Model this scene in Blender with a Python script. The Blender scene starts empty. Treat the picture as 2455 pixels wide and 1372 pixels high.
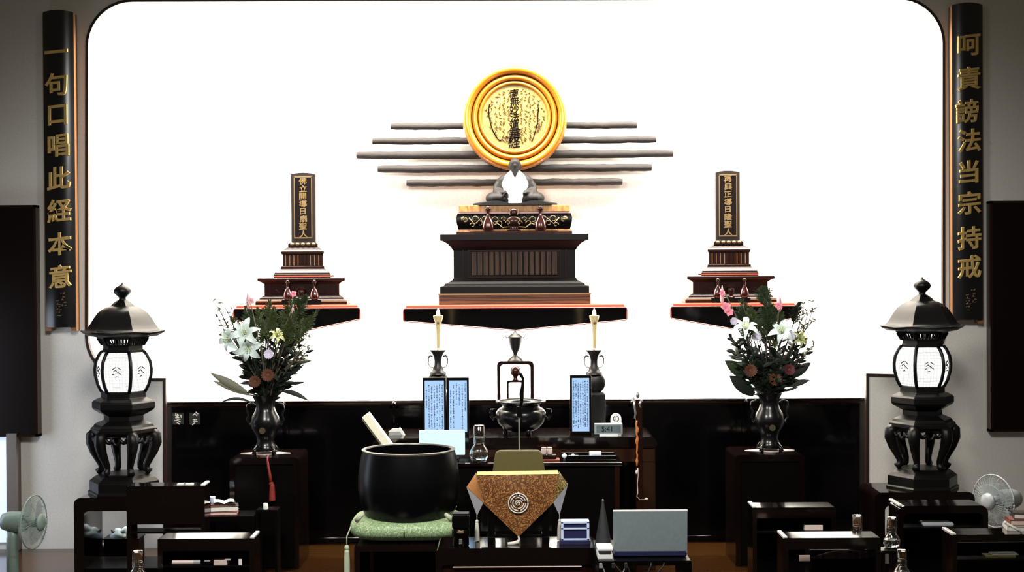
import bpy, bmesh, math, random
from mathutils import Vector, Matrix, Euler

C = bpy.context.scene.collection
PI = math.pi
# ------------------------------------------------------------------ camera
F, EYE = 3500.0, 1.82
PITCH, ROLL = 45.0 / 3500.0, math.radians(-0.35)
R = Euler((PI / 2 - PITCH, 0, 0)).to_matrix() @ Matrix.Rotation(ROLL, 3, 'Z')
cd = bpy.data.cameras.new('camera')
cam = bpy.data.objects.new('camera', cd)
C.objects.link(cam)
cam.location = (0, 0, EYE)
cam.rotation_euler = R.to_euler()
cd.sensor_width = 36
cd.lens = F / 2455 * 36
cd.clip_end = 100
bpy.context.scene.camera = cam
# ------------------------------------------------------------------ world, lights, exposure
sc = bpy.context.scene
w = bpy.data.worlds.new('room_air')
sc.world = w
w.use_nodes = True
w.node_tree.nodes['Background'].inputs[0].default_value = (1.0, 0.86, 0.62, 1)
w.node_tree.nodes['Background'].inputs[1].default_value = 0.085
sc.view_settings.view_transform = 'Standard'
sc.view_settings.look = 'None'
sc.view_settings.gamma = 1
sc.view_settings.exposure = 0.0


def lamp(name, kind, loc, target, energy, color, **kw):
    d = bpy.data.lights.new(name, kind)
    d.energy = energy
    d.color = color
    for k, v in kw.items():
        setattr(d, k, v)
    o = bpy.data.objects.new(name, d)
    C.objects.link(o)
    o.location = loc
    o.rotation_euler = (Vector(target) - Vector(loc)).to_track_quat('-Z', 'Y').to_euler()
    return o


# concealed strip at the top of the lit niche, and a fill light added unseen behind the cabinets
lamp('niche_strip_light', 'AREA', (0, 9.78, 4.1), (0, 10.35, 2.2), 900, (1.0, 0.93, 0.82), shape='RECTANGLE', size=6.2, size_y=0.25)
lamp('niche_fill_light', 'AREA', (0, 10.22, 0.62), (0, 10.50, 2.2), 260, (1.0, 0.94, 0.86), shape='RECTANGLE', size=4.8, size_y=0.12)  # added fill, lifts the niche shadows from below
# ceiling spots of the hall, aimed at the altar
for sx in (-1.3, 1.3):
    lamp('ceiling_spot', 'SPOT', (sx, 5.0, 3.35), (sx * 0.25, 9.5, 0.05), 640 if sx < 0 else 500, (1.0, 0.97, 0.90),
         spot_size=math.radians(100), spot_blend=1.0, shadow_soft_size=0.35)

# daylight from the window at the far left
lamp('window_daylight', 'AREA', (-3.95, 8.7, 0.85), (-1.5, 9.45, 0.5), 14, (0.75, 0.85, 1.0), shape='RECTANGLE', size=0.6, size_y=1.4)

# ------------------------------------------------------------------ pixel helpers


def at(px, py, Y):
    d = R @ Vector(((px - 1227.5) / F, -(py - 686) / F, -1))
    t = Y / d.y
    return Vector((d.x * t, Y, EYE + d.z * t))


def zat(px, py, Y):
    return at(px, py, Y).z


def px_at_z(px, Y, z):
    """world point at column px, depth Y and height z"""
    lo, hi = -3000, 5000
    for _ in range(50):
        m = (lo + hi) / 2
        if at(px, m, Y).z > z:
            lo = m
        else:
            hi = m
    return at(px, lo, Y)


# ------------------------------------------------------------------ materials
M = {}


def mat(name, col, rough=0.5, metal=0.0, spec=0.5, coat=0.0, emit=None, estr=0.0, trans=0.0, alpha=1.0, bump=0.0, bscale=60):
    m = bpy.data.materials.new(name)
    m.use_nodes = True
    nt = m.node_tree
    b = nt.nodes['Principled BSDF']
    b.inputs['Base Color'].default_value = (*col, 1)
    b.inputs['Roughness'].default_value = rough
    b.inputs['Metallic'].default_value = metal
    b.inputs['Specular IOR Level'].default_value = spec
    b.inputs['Coat Weight'].default_value = coat
    b.inputs['Transmission Weight'].default_value = trans
    b.inputs['Alpha'].default_value = alpha
    if emit:
        b.inputs['Emission Color'].default_value = (*emit, 1)
        b.inputs['Emission Strength'].default_value = estr
    # every surface carries a little procedural variation of its own
    tc = nt.nodes.new('ShaderNodeTexCoord')
    n = nt.nodes.new('ShaderNodeTexNoise')
    n.inputs['Scale'].default_value = bscale
    n.inputs['Detail'].default_value = 3
    nt.links.new(tc.outputs['Object'], n.inputs['Vector'])
    if not emit and not trans:
        mx = nt.nodes.new('ShaderNodeMixRGB')
        mx.inputs[1].default_value = (*[c * 0.85 for c in col], 1)
        mx.inputs[2].default_value = (*[min(1, c * 1.12) for c in col], 1)
        nt.links.new(n.outputs['Fac'], mx.inputs[0])
        nt.links.new(mx.outputs[0], b.inputs['Base Color'])
    if bump:
        bp = nt.nodes.new('ShaderNodeBump')
        bp.inputs['Strength'].default_value = bump
        bp.inputs['Distance'].default_value = 0.01
        nt.links.new(n.outputs['Fac'], bp.inputs['Height'])
        nt.links.new(bp.outputs[0], b.inputs['Normal'])
    M[name] = m
    return m


def pattern(name, c1, c2, kind='wave', scale=8.0, dist=3.0, rough=0.4, direction='Z', lo=0.35, hi=0.65, metal=0.0, stretch=(1, 1, 1), coat=0.0):
    m = bpy.data.materials.new(name)
    m.use_nodes = True
    nt = m.node_tree
    b = nt.nodes['Principled BSDF']
    b.inputs['Roughness'].default_value = rough
    b.inputs['Metallic'].default_value = metal
    b.inputs['Coat Weight'].default_value = coat
    tc = nt.nodes.new('ShaderNodeTexCoord')
    mp = nt.nodes.new('ShaderNodeMapping')
    mp.inputs['Scale'].default_value = stretch
    nt.links.new(tc.outputs['Object'], mp.inputs[0])
    if kind == 'wave':
        t = nt.nodes.new('ShaderNodeTexWave')
        t.bands_direction = direction
        t.inputs['Distortion'].default_value = dist
        t.inputs['Detail'].default_value = 3
        out = t.outputs['Fac']
    elif kind == 'voronoi':
        t = nt.nodes.new('ShaderNodeTexVoronoi')
        t.feature = 'SMOOTH_F1'
        w_ = nt.nodes.new('ShaderNodeMath')
        w_.operation = 'SINE'
        k_ = nt.nodes.new('ShaderNodeMath')
        k_.operation = 'MULTIPLY'
        k_.inputs[1].default_value = dist
        nt.links.new(t.outputs['Distance'], k_.inputs[0])
        nt.links.new(k_.outputs[0], w_.inputs[0])
        out = w_.outputs[0]
    else:
        t = nt.nodes.new('ShaderNodeTexNoise')
        t.inputs['Detail'].default_value = 4
        t.inputs['Distortion'].default_value = dist
        out = t.outputs['Fac']
    t.inputs['Scale'].default_value = scale
    nt.links.new(mp.outputs[0], t.inputs['Vector'])
    r = nt.nodes.new('ShaderNodeValToRGB')
    r.color_ramp.elements[0].position = lo
    r.color_ramp.elements[0].color = (*c1, 1)
    r.color_ramp.elements[1].position = hi
    r.color_ramp.elements[1].color = (*c2, 1)
    nt.links.new(out, r.inputs[0])
    nt.links.new(r.outputs[0], b.inputs['Base Color'])
    M[name] = m
    return m


mat('plaster', (0.63, 0.61, 0.58), 0.9, spec=0.2, bump=0.12, bscale=90)
mat('niche_white', (0.90, 0.88, 0.84), 0.9, spec=0.1)
mat('trim_red', (0.014, 0.0024, 0.0012), 0.45)
mat('lacquer', (0.0018, 0.0015, 0.002), 0.10, spec=0.3)
mat('lacquer_soft', (0.0018, 0.0014, 0.0014), 0.3, spec=0.12)
mat('desk_top', (0.0035, 0.0016, 0.0014), 0.09, spec=0.7)
mat('brown_lacquer', (0.012, 0.0032, 0.002), 0.24, spec=0.25)
mat('red_lacquer', (0.022, 0.0035, 0.0025), 0.2, spec=0.5, coat=0.2)
mat('red_edge', (0.55, 0.09, 0.05), 0.3)
mat('panel_brown', (0.004, 0.0012, 0.001), 0.4, spec=0.12)
mat('bronze', (0.008, 0.0065, 0.0065), 0.4, metal=0.1, spec=0.4, bump=0.08, bscale=150)
mat('iron', (0.003, 0.0026, 0.0028), 0.38, metal=0.0, spec=0.24, bump=0.08, bscale=200)
mat('ray_grey', (0.020, 0.017, 0.0165), 0.7, spec=0.25, bump=0.25, bscale=60)
mat('gold', (0.62, 0.30, 0.05), 0.28, metal=0.65)
mat('gold_paint', (0.66, 0.45, 0.16), 0.35, metal=0.5)
mat('gold_dull', (0.15, 0.10, 0.045), 0.5, metal=0.2)
mat('gold_ring', (0.27, 0.088, 0.0045), 0.25, spec=0.4, coat=0.3)
mat('edge_tan', (0.20, 0.085, 0.03), 0.5)
mat('apron_brown', (0.022, 0.0085, 0.0035), 0.3, spec=0.3)
mat('matte_black', (0.0022, 0.0015, 0.0018), 0.45, spec=0.12)
mat('plaque_brown', (0.012, 0.006, 0.003), 0.5, spec=0.3)
mat('medallion', (0.05, 0.038, 0.015), 0.5)
mat('gilt_text', (0.17, 0.11, 0.04), 0.4, metal=0.3)
mat('shelf_border', (0.20, 0.028, 0.017), 0.35)
pattern('disc_face', (0.175, 0.118, 0.022), (0.25, 0.19, 0.055), 'noise', 30, 1.0, 0.35)
mat('ink', (0.003, 0.0015, 0.001), 0.9, spec=0.03)
mat('ink_brown', (0.030, 0.012, 0.003), 0.8, spec=0.05)
mat('statue_dark', (0.006, 0.005, 0.005), 0.6, spec=0.25, bump=0.1, bscale=80)
mat('white_cloth', (0.95, 0.95, 0.95), 0.8)
pattern('wood_grain', (0.022, 0.0075, 0.0014), (0.085, 0.035, 0.006), 'wave', 4.0, 9.0, 0.35, 'Z', stretch=(0.35, 1, 3.2))
pattern('floor_wood', (0.013, 0.0055, 0.0016), (0.032, 0.0125, 0.0026), 'wave', 3.0, 2.0, 0.16, 'Y', stretch=(0.15, 2.4, 1))
pattern('slat_wood', (0.016, 0.006, 0.002), (0.045, 0.018, 0.006), 'wave', 9.0, 2.0, 0.7, 'X')
pattern('gold_slab', (0.22, 0.07, 0.012), (0.42, 0.22, 0.05), 'noise', 40, 0.8, 0.35, stretch=(1, 1, 0.3))
pattern('brocade', (0.085, 0.030, 0.007), (0.31, 0.135, 0.036), 'voronoi', 70, 22.0, 0.5, lo=0.3, hi=0.75)
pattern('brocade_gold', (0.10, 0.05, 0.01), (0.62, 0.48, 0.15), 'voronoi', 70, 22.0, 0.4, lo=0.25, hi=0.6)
mat('brocade_lit_top', (0.55, 0.40, 0.09), 0.6)  # top of the brocade, light from above put into its colour
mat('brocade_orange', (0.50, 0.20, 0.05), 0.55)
mat('lining', (0.36, 0.36, 0.40), 0.7)
mat('silver_thread', (0.52, 0.50, 0.46), 0.5)
pattern('green_brocade', (0.17, 0.27, 0.13), (0.40, 0.50, 0.29), 'voronoi', 62, 24.0, 0.55, lo=0.2, hi=0.8)
mat('green_pale', (0.38, 0.42, 0.30), 0.6)
mat('screen_blue', (0.08, 0.12, 0.18), 0.4, emit=(0.36, 0.57, 0.92), estr=0.9)
mat('sheet_glow', (0.2, 0.25, 0.27), 0.4, emit=(0.60, 0.93, 1.0), estr=0.9)  # lamplight falling on the paper sheet, given as emission
mat('screen_text', (0.02, 0.03, 0.06), 0.6)
mat('lcd', (0.10, 0.14, 0.15), 0.35)
mat('grey_plastic', (0.28, 0.30, 0.31), 0.4)
mat('white_plastic', (0.80, 0.82, 0.82), 0.4)
mat('cream', (0.80, 0.78, 0.62), 0.5)
mat('candle_wax', (0.60, 0.49, 0.25), 0.4)
mat('flame_glow', (1, 0.95, 0.6), 0.4, emit=(1.0, 0.93, 0.52), estr=1.1)
mat('olive', (0.075, 0.060, 0.012), 0.6)
mat('laptop_grey', (0.20, 0.25, 0.27), 0.4, metal=0.1)
mat('navy', (0.012, 0.015, 0.06), 0.4)
mat('steel', (0.62, 0.62, 0.62), 0.25, metal=0.9)
mat('blue_frame', (0.48, 0.58, 0.82), 0.35)
mat('fan_green', (0.21, 0.28, 0.25), 0.4)
mat('fan_grey', (0.24, 0.26, 0.28), 0.4)
mat('fan_blade', (0.30, 0.38, 0.37), 0.25, trans=0.35, alpha=0.5)
mat('glass', (1, 1, 1), 0.02, trans=1.0)
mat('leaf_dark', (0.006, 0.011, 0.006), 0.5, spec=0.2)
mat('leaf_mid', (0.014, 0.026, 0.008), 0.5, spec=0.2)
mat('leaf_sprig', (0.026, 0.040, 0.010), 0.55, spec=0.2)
mat('leaf_olive', (0.080, 0.080, 0.040), 0.5)
mat('twig', (0.045, 0.032, 0.024), 0.7)
mat('lily_white', (0.60, 0.72, 0.69), 0.5)
mat('lily_center', (0.45, 0.48, 0.22), 0.6)
mat('pale_flower', (0.60, 0.56, 0.70), 0.7)
mat('pink', (0.75, 0.25, 0.33), 0.6)
mat('pink_pale', (0.62, 0.36, 0.38), 0.6)
mat('rust', (0.085, 0.026, 0.009), 0.7)
mat('crimson', (0.085, 0.009, 0.012), 0.6)
mat('red_cord', (0.22, 0.018, 0.014), 0.6)
mat('orange_cord', (0.45, 0.14, 0.03), 0.5)
mat('book_red', (0.20, 0.040, 0.02), 0.5)
mat('book_black', (0.02, 0.017, 0.015), 0.4)
mat('paper', (0.74, 0.71, 0.66), 0.7)
mat('paper_pink', (0.62, 0.50, 0.46), 0.6)
mat('plastic_bag', (0.40, 0.52, 0.55), 0.3)
mat('white_rib', (0.62, 0.60, 0.57), 0.3)
mat('window_day', (0.7, 0.8, 1.0), 0.4, emit=(0.62, 0.74, 1.0), estr=0.6)
mat('post_grey', (0.13, 0.11, 0.10), 0.6)
mat('black_cloth', (0.0015, 0.0015, 0.0015), 0.9, spec=0.0)
mat('smoke', (0.018, 0.020, 0.022), 0.5)

mat('iron_bowl', (0.0015, 0.0015, 0.002), 0.3, spec=0.18)
mat('rim_grey', (0.10, 0.095, 0.08), 0.35, spec=0.6)
mat('bronze_black', (0.003, 0.003, 0.0035), 0.25, spec=0.4)


def lantern_paper():
    m = bpy.data.materials.new('lantern_paper')
    m.use_nodes = True
    nt = m.node_tree
    b = nt.nodes['Principled BSDF']
    b.inputs['Base Color'].default_value = (0.03, 0.03, 0.03, 1)
    b.inputs['Roughness'].default_value = 0.6
    tc = nt.nodes.new('ShaderNodeTexCoord')
    v = nt.nodes.new('ShaderNodeTexVoronoi')
    v.inputs['Scale'].default_value = 52
    v.inputs['Randomness'].default_value = 0.12
    v.feature = 'DISTANCE_TO_EDGE'
    nt.links.new(tc.outputs['Object'], v.inputs['Vector'])
    r = nt.nodes.new('ShaderNodeValToRGB')
    r.color_ramp.elements[0].position = 0.02
    r.color_ramp.elements[0].color = (0.60, 0.60, 0.58, 1)
    r.color_ramp.elements[1].position = 0.12
    r.color_ramp.elements[1].color = (1, 1, 0.98, 1)
    nt.links.new(v.outputs['Distance'], r.inputs[0])
    nt.links.new(r.outputs[0], b.inputs['Emission Color'])
    b.inputs['Emission Strength'].default_value = 1.15
    M['lantern_paper'] = m


lantern_paper()

# ------------------------------------------------------------------ mesh builder (all numbers in px of the thing's own depth)


class MB:
    def __init__(s):
        s.v, s.f = [], []

    def add(s, vs, fs, T=None):
        o = len(s.v)
        for p in vs:
            p = Vector(p)
            s.v.append(T @ p if T is not None else p)
        s.f += [[i + o for i in f] for f in fs]
        return s

    def box(s, x0, x1, y0, y1, z0, z1, T=None):
        vs = [(x, y, z) for z in (z0, z1) for y in (y0, y1) for x in (x0, x1)]
        return s.add(vs, [(0, 2, 3, 1), (4, 5, 7, 6), (0, 1, 5, 4), (2, 6, 7, 3), (0, 4, 6, 2), (1, 3, 7, 5)], T)

    def loft(s, rings, closed=True, caps=True, T=None):
        n = len(rings[0])
        vs = [p for r in rings for p in r]
        fs = []
        for i in range(len(rings) - 1):
            for j in range(n if closed else n - 1):
                k = (j + 1) % n
                fs.append((i * n + j, i * n + k, (i + 1) * n + k, (i + 1) * n + j))
        if caps and closed:
            fs.append(tuple(range(n))[::-1])
            fs.append(tuple((len(rings) - 1) * n + j for j in range(n)))
        return s.add(vs, fs, T)

    def lathe(s, prof, n=32, c=(0, 0, 0), ph=0.0, sy=1.0, caps=True, T=None):
        rings = []
        for r, z in prof:
            rings.append([(c[0] + r * math.sin(ph + 2 * PI * j / n), c[1] - sy * r * math.cos(ph + 2 * PI * j / n), c[2] + z) for j in range(n)])
        return s.loft(rings, True, caps, T)

    def rect(s, prof, T=None):
        """stack of rectangles: (half width, front y, back y, z)"""
        rings = [[(-a, y0, z), (a, y0, z), (a, y1, z), (-a, y1, z)] for a, y0, y1, z in prof]
        return s.loft(rings, True, True, T)

    def prism(s, poly, y0, y1, T=None):
        n = len(poly)
        vs = [(x, y0, z) for x, z in poly] + [(x, y1, z) for x, z in poly]
        fs = [tuple(range(n)), tuple(range(2 * n - 1, n - 1, -1))]
        for i in range(n):
            k = (i + 1) % n
            fs.append((i, i + n, k + n, k))
        return s.add(vs, fs, T)

    def tube(s, path, r, n=8, caps=True, T=None, flat=1.0):
        path = [Vector(p) for p in path]
        rr = r if isinstance(r, (list, tuple)) else [r] * len(path)
        rings = []
        up = Vector((0.13, 0.31, 0.94)).normalized()
        for i, p in enumerate(path):
            d = (path[min(i + 1, len(path) - 1)] - path[max(i - 1, 0)])
            d = d.normalized() if d.length > 1e-9 else Vector((0, 0, 1))
            a = d.cross(up)
            if a.length < 1e-3:
                a = d.cross(Vector((1, 0, 0)))
            a.normalize()
            b = d.cross(a).normalized()
            up = -b if b.dot(up) < 0 else b
            a = up.cross(d).normalized()
            rings.append([p + a * (rr[i] * math.cos(2 * PI * j / n)) + up * (rr[i] * flat * math.sin(2 * PI * j / n)) for j in range(n)])
        return s.loft(rings, True, caps, T)

    def ell(s, c, r, seg=16, rng=10, T=None):
        if not isinstance(r, (tuple, list)):
            r = (r, r, r)
        rings = []
        for i in range(rng + 1):
            t = PI * (0.02 + 0.96 * i / rng)
            rings.append([(c[0] + r[0] * math.sin(t) * math.cos(2 * PI * j / seg), c[1] + r[1] * math.sin(t) * math.sin(2 * PI * j / seg), c[2] - r[2] * math.cos(t)) for j in range(seg)])
        return s.loft(rings, True, True, T)

    def leaf(s, base, d, L, W, droop=0.2, n=5, up=(0, -1, 0.3), twist=0.0):
        base, d = Vector(base), Vector(d).normalized()
        side = d.cross(Vector(up))
        if side.length < 1e-3:
            side = Vector((1, 0, 0))
        side.normalize()
        side = (Matrix.Rotation(twist, 3, d) @ side)
        nrm = side.cross(d).normalized()
        vs, fs = [], []
        for i in range(n + 1):
            t = i / n
            p = base + d * (L * t) + Vector((0, 0, -1)) * (droop * L * t * t)
            wd = W * 0.5 * max(0.05, math.sin(PI * min(1, 0.08 + t * 0.92)) ** 0.8)
            vs += [p - side * wd, p + nrm * (wd * 0.25), p + side * wd]
        for i in range(n):
            a = 3 * i
            fs += [(a, a + 1, a + 4, a + 3), (a + 1, a + 2, a + 5, a + 4)]
        return s.add(vs, fs)

    def build(s, name, m, parent, u, smooth=False, bevel=0.0, seg=2, auto=None):
        me = bpy.data.meshes.new(name)
        me.from_pydata([tuple(p * u) for p in s.v], [], s.f)
        bm = bmesh.new()
        bm.from_mesh(me)
        bmesh.ops.recalc_face_normals(bm, faces=bm.faces)
        bm.to_mesh(me)
        bm.free()
        me.materials.append(M[m])
        o = bpy.data.objects.new(name, me)
        C.objects.link(o)
        if parent is not None:
            o.parent = parent
        if smooth:
            for p in me.polygons:
                p.use_smooth = True
            if auto is not None:
                me.set_sharp_from_angle(angle=math.radians(auto))
        if bevel:
            b = o.modifiers.new('bevel', 'BEVEL')
            b.width = bevel * u
            b.segments = seg
            b.limit_method = 'ANGLE'
            b.angle_limit = math.radians(35)
        return o


class T:
    """a thing: an Empty at its base, parts built under it in px units of its depth"""

    def __init__(s, name, label, cat, px, Y, py=None, z=None, group=None, rot=0.0, u=None):
        s.u = u or Y / F
        p = at(px, py, Y) if z is None else px_at_z(px, Y, z)
        e = bpy.data.objects.new(name, None)
        e.empty_display_size = 0.05
        C.objects.link(e)
        e.location = p
        e.rotation_euler = (0, 0, rot)
        e['label'] = label
        e['category'] = cat
        if group:
            e['group'] = group
        s.e = e
        s.Y = Y
        s.px = px

    def part(s, name, mb, m, parent=None, label=None, **kw):
        o = mb.build(name, m, parent or s.e, s.u, **kw)
        if label:
            o['label'] = label
        return o


def copy_tree(src, loc, label, group=None, rot=None):
    def rec(o, par):
        c = o.copy()
        C.objects.link(c)
        if par is not None:
            c.parent = par
        for ch in o.children:
            rec(ch, c)
        return c
    r = rec(src, None)
    r.location = loc
    if rot is not None:
        r.rotation_euler = (0, 0, rot)
    r['label'] = label
    if group:
        r['group'] = group
    return r


def struct(name, mb, m, **kw):
    o = mb.build(name, m, None, 1.0, **kw)
    o['kind'] = 'structure'
    return o


_txt = {}


def text_mesh(s, size, bold=0.0, ext=0.02, bev=0.0):
    """list of vertices (x, z, depth towards the viewer) and faces of one string, centred, `size` high"""
    key = (s, bold, ext, bev)
    if key not in _txt:
        cu = bpy.data.curves.new('t', 'FONT')
        cu.body = s
        cu.offset = bold
        cu.extrude = ext
        cu.bevel_depth = bev
        cu.bevel_resolution = 1
        cu.resolution_u = 3
        o = bpy.data.objects.new('t', cu)
        me = o.to_mesh()
        vs = [tuple(v.co) for v in me.vertices]
        fs = [tuple(p.vertices) for p in me.polygons]
        o.to_mesh_clear()
        bpy.data.objects.remove(o)
        bpy.data.curves.remove(cu)
        if vs:
            xs, ys = [v[0] for v in vs], [v[1] for v in vs]
            cx, cy = (min(xs) + max(xs)) / 2, (min(ys) + max(ys)) / 2
            vs = [(v[0] - cx, v[1] - cy, v[2]) for v in vs]
        _txt[key] = (vs, fs)
    vs, fs = _txt[key]
    return [(x * size, y * size, d * size) for x, y, d in vs], fs


def put_text(mb, s, cx, cz, size, y=0.0, bold=0.0, ext=0.02, bev=0.0, surf=None, sx=1.0, slant=0.0):
    vs, fs = text_mesh(s, size, bold, ext, bev)
    out = []
    for x, z, d in vs:
        X = cx + x * sx
        Z = cz + z + slant * x
        yy = surf(X) if surf else y
        out.append((X, yy - d, Z))
    mb.add(out, fs)


# ------------------------------------------------------------------ the room shell
WY = 9.5          # face of the plaster wall
BY = 10.6         # back of the lit niche


def w2(px, py, Y=WY):
    p = at(px, py, Y)
    return (p.x, p.z)


mb = MB()
mb.box(-6, 6, 3.2, 11.0, -0.1, 0)
struct('floor', mb, 'floor_wood')


def arc(cx, cy, r, a0, a1, n=10):
    return [(cx + r * math.cos(math.radians(a0 + (a1 - a0) * i / n)), cy - r * math.sin(math.radians(a0 + (a1 - a0) * i / n))) for i in range(n + 1)]


# outline of the opening, in px, clockwise from the lower right step
edge = [(2079, 1340), (2079, 899)]
edge += arc(2157, 796, 105, -90, 0)
edge += arc(2153, 105, 109, 0, 90)
edge += arc(318, 111, 109, 90, 180)
edge += arc(313, 805, 105, 180, 270)
edge += [(395, 910), (395, 1340)]
ew = [w2(*p) for p in edge]
ew[0] = (ew[0][0], 0.0)
ew[-1] = (ew[-1][0], 0.0)
poly = [(-6, 0), (-6, 4.5), (6, 4.5), (6, 0)] + ew
mb = MB()
mb.prism(poly[::-1], WY, WY + 0.03)
struct('wall_back', mb, 'plaster')
# dark red trim that follows the opening
mb = MB()
tw = 0.009
pts = [Vector((x, 0, z)) for x, z in ew]
rings = []
for i, p in enumerate(pts):
    a = pts[max(i - 1, 0)]
    b = pts[min(i + 1, len(pts) - 1)]
    d1 = (p - a).normalized() if i else (b - p).normalized()
    d2 = (b - p).normalized() if i < len(pts) - 1 else d1
    d = (d1 + d2).normalized()
    n = Vector((-d.z, 0, d.x))
    k = 1 / max(0.5, n.dot(Vector((-d1.z, 0, d1.x))))
    rings.append([p + n * (tw * k * sgn) + Vector((0, y, 0)) for sgn, y in ((-1, WY - 0.012), (1, WY - 0.012), (1, WY + 0.033), (-1, WY + 0.033))])
mb.loft(rings, True, True)
struct('trim_1', mb, 'trim_red')
# lit chamber behind the opening
mb = MB()
x0, x1, z1 = -3.5, 3.5, 4.25
mb.box(x0, x1, BY, BY + 0.08, 0, z1)
mb.box(x0 - 0.08, x0, WY + 0.03, BY + 0.08, 0, z1)
mb.box(x1, x1 + 0.08, WY + 0.03, BY + 0.08, 0, z1)
struct('wall_niche', mb, 'niche_white')
mb = MB()
mb.box(x0, x1, WY + 0.03, BY, z1, z1 + 0.08)
struct('ceiling', mb, 'niche_white')
# the daylit slot and its post at the far left
mb = MB()
p0, p1 = at(-90, 1040, WY - 0.03), at(14, 1040, WY - 0.03)
mb.box(p0.x, p1.x, WY - 0.03, WY - 0.005, 0.05, p0.z)
struct('window_1', mb, 'window_day')
mb = MB()
p0, p1 = at(14, 1040, WY - 0.09), at(39, 1040, WY - 0.09)
mb.box(p0.x, p1.x, WY - 0.09, WY - 0.002, 0, p0.z)
struct('trim_2', mb, 'post_grey', bevel=0.004)

# dark boards on the wall at both sides
for px0, px1, y0, y1, lab in ((-150, 92, 492, 1048, 'large dark brown wall board at the far left, beside the vertical board with a single stroke on top'),
                              (2374, 2600, 481, 1035, 'large dark brown wall board at the far right, behind the right electric fan')):
    Y = WY - 0.07
    t = T('wall_board', lab, 'panel', (px0 + px1) / 2, Y, py=y1)
    hw, h = (px1 - px0) / 2, y1 - y0
    a = MB().box(-hw + 5, hw - 5, 0, 25, 5, h - 5)
    t.part('board', a, 'panel_brown')
    fr = MB()
    for q in ((-hw, -hw + 6, 0, h), (hw - 6, hw, 0, h), (-hw, hw, 0, 6), (-hw, hw, h - 6, h)):
        fr.box(q[0], q[1], -3, 26, q[2], q[3])
    t.part('edge_frame', fr, 'brown_lacquer')

# ------------------------------------------------------------------ couplet boards


def couplet(px, py, chars, ys, cxs, label, sig):
    Y = WY - 0.075
    h = 758
    t = T('couplet_board', label, 'sign board', px, Y, py=py)

    def surf(x):
        return -9 * (1 - (x / 36.0) ** 2)
    fr = MB()
    top = [(x, h + 5 * (1 - (x / 37.0) ** 2)) for x in [-37 + 74 * i / 12 for i in range(13)]]
    fr.prism([(-37, -3), (-25, -3), (-22, 8), (22, 8), (25, -3), (37, -3)] + top[::-1], 2, 28)
    t.part('frame', fr, 'edge_tan', label='orange-brown edge of the board')
    bd = MB()
    xs = [-35.5 + 71 * i / 16 for i in range(17)]
    rings = []
    for z in (6, h + 2):
        rings.append([(x, surf(x), z + (4 * (1 - (x / 37) ** 2) if z > 100 else 0)) for x in xs] + [(35.5, 6, z), (-35.5, 6, z)])
    bd.loft(rings)
    b = t.part('panel', bd, 'lacquer_gloss', smooth=True, auto=40)
    for ch, y, cx in zip(chars, ys, cxs):
        c = MB()
        put_text(c, ch, cx - px, py - y, 57, bold=0.011, ext=0.10, bev=0.012, y=-5.0, slant=0.10)
        t.part('character', c, 'gold_paint')
    g = MB()
    rnd = random.Random(5)
    for k, (sx_, z0_, z1_) in enumerate(sig):
        z = py - z0_
        while z > py - z1_:
            for _ in range(3):
                x = sx_ - px + rnd.uniform(-4, 4)
                l_ = rnd.uniform(2, 6)
                a_ = rnd.uniform(-0.3, 1.2)
                g.tube([(x, surf(x) - 0.6, z), (x + l_ * math.cos(a_), surf(x) - 0.6, z + l_ * math.sin(a_))], 0.8, 5)
            z -= 7
    t.part('signature', g, 'gold_dull')
    return t


mat('lacquer_gloss', (0.003, 0.0026, 0.004), 0.22, spec=0.55)
couplet(146, 791, '一句口唱此経本意', (126, 204, 277, 350, 428, 505, 585, 663), (144, 143, 146, 147, 147, 148, 148, 148),
        'left vertical black board with gold characters, top one a single horizontal stroke', [(153, 705, 738), (142, 722, 762)])
couplet(2321, 773, '呵責謗法当宗持戒', (111, 190, 268, 338, 413, 487, 571, 640), (2322, 2322, 2320, 2322, 2321, 2322, 2322, 2322),
        'right vertical black board with gold characters, hung by the right lantern', [(2330, 697, 730), (2317, 708, 745)])

# ------------------------------------------------------------------ niche: rays and disc
RY = 10.50
for i, (xa, xb, y, r, lab) in enumerate((
        (937, 1527, 302, 8.5, 'topmost of the five grey ray bars behind the gold disc'),
        (893, 1573, 337, 8.5, 'second grey ray bar from the top behind the gold disc'),
        (855, 1613, 371, 9.5, 'third and longest grey ray bar behind the gold disc'),
        (906, 1562, 404, 9.0, 'fourth grey ray bar from the top, just below the gold disc'),
        (975, 1492, 438, 8.5, 'lowest and shortest grey ray bar, behind the seated statue'))):
    c = (xa + xb) / 2
    t = T('ray_bar', lab, 'ray bar', c, RY, py=y, group=None)
    hw = (xb - xa) / 2
    b = MB()
    rnd = random.Random(i)
    n = 40
    path = [(-hw + 2 * hw * k / n, 0, rnd.uniform(-0.35, 0.35) + (0.6 if k % 9 < 4 else 0)) for k in range(n + 1)]
    rad = [r * (0.85 if k in (0, n) else 1.0) + rnd.uniform(-0.5, 0.5) for k in range(n + 1)]
    b.tube(path, rad, 10)
    t.part('bar', b, 'ray_grey', smooth=True, auto=60)
    dy = (BY - RY) / t.u - 0.5
    for s in (-0.62, 0.62):
        t.part('wall_peg', MB().tube([(s * hw, 3, 0), (s * hw, dy, 0)], 2.2, 6), 'ray_grey')

t = T('mandala_disc', 'large round gold disc with brown ring mouldings and brush writing, above the statue', 'disc', 1234, 10.40, py=282)
TY = Matrix(((1, 0, 0, 0), (0, 0, 1, 0), (0, 1, 0, 0), (0, 0, 0, 1)))     # lathe axis to depth


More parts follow.
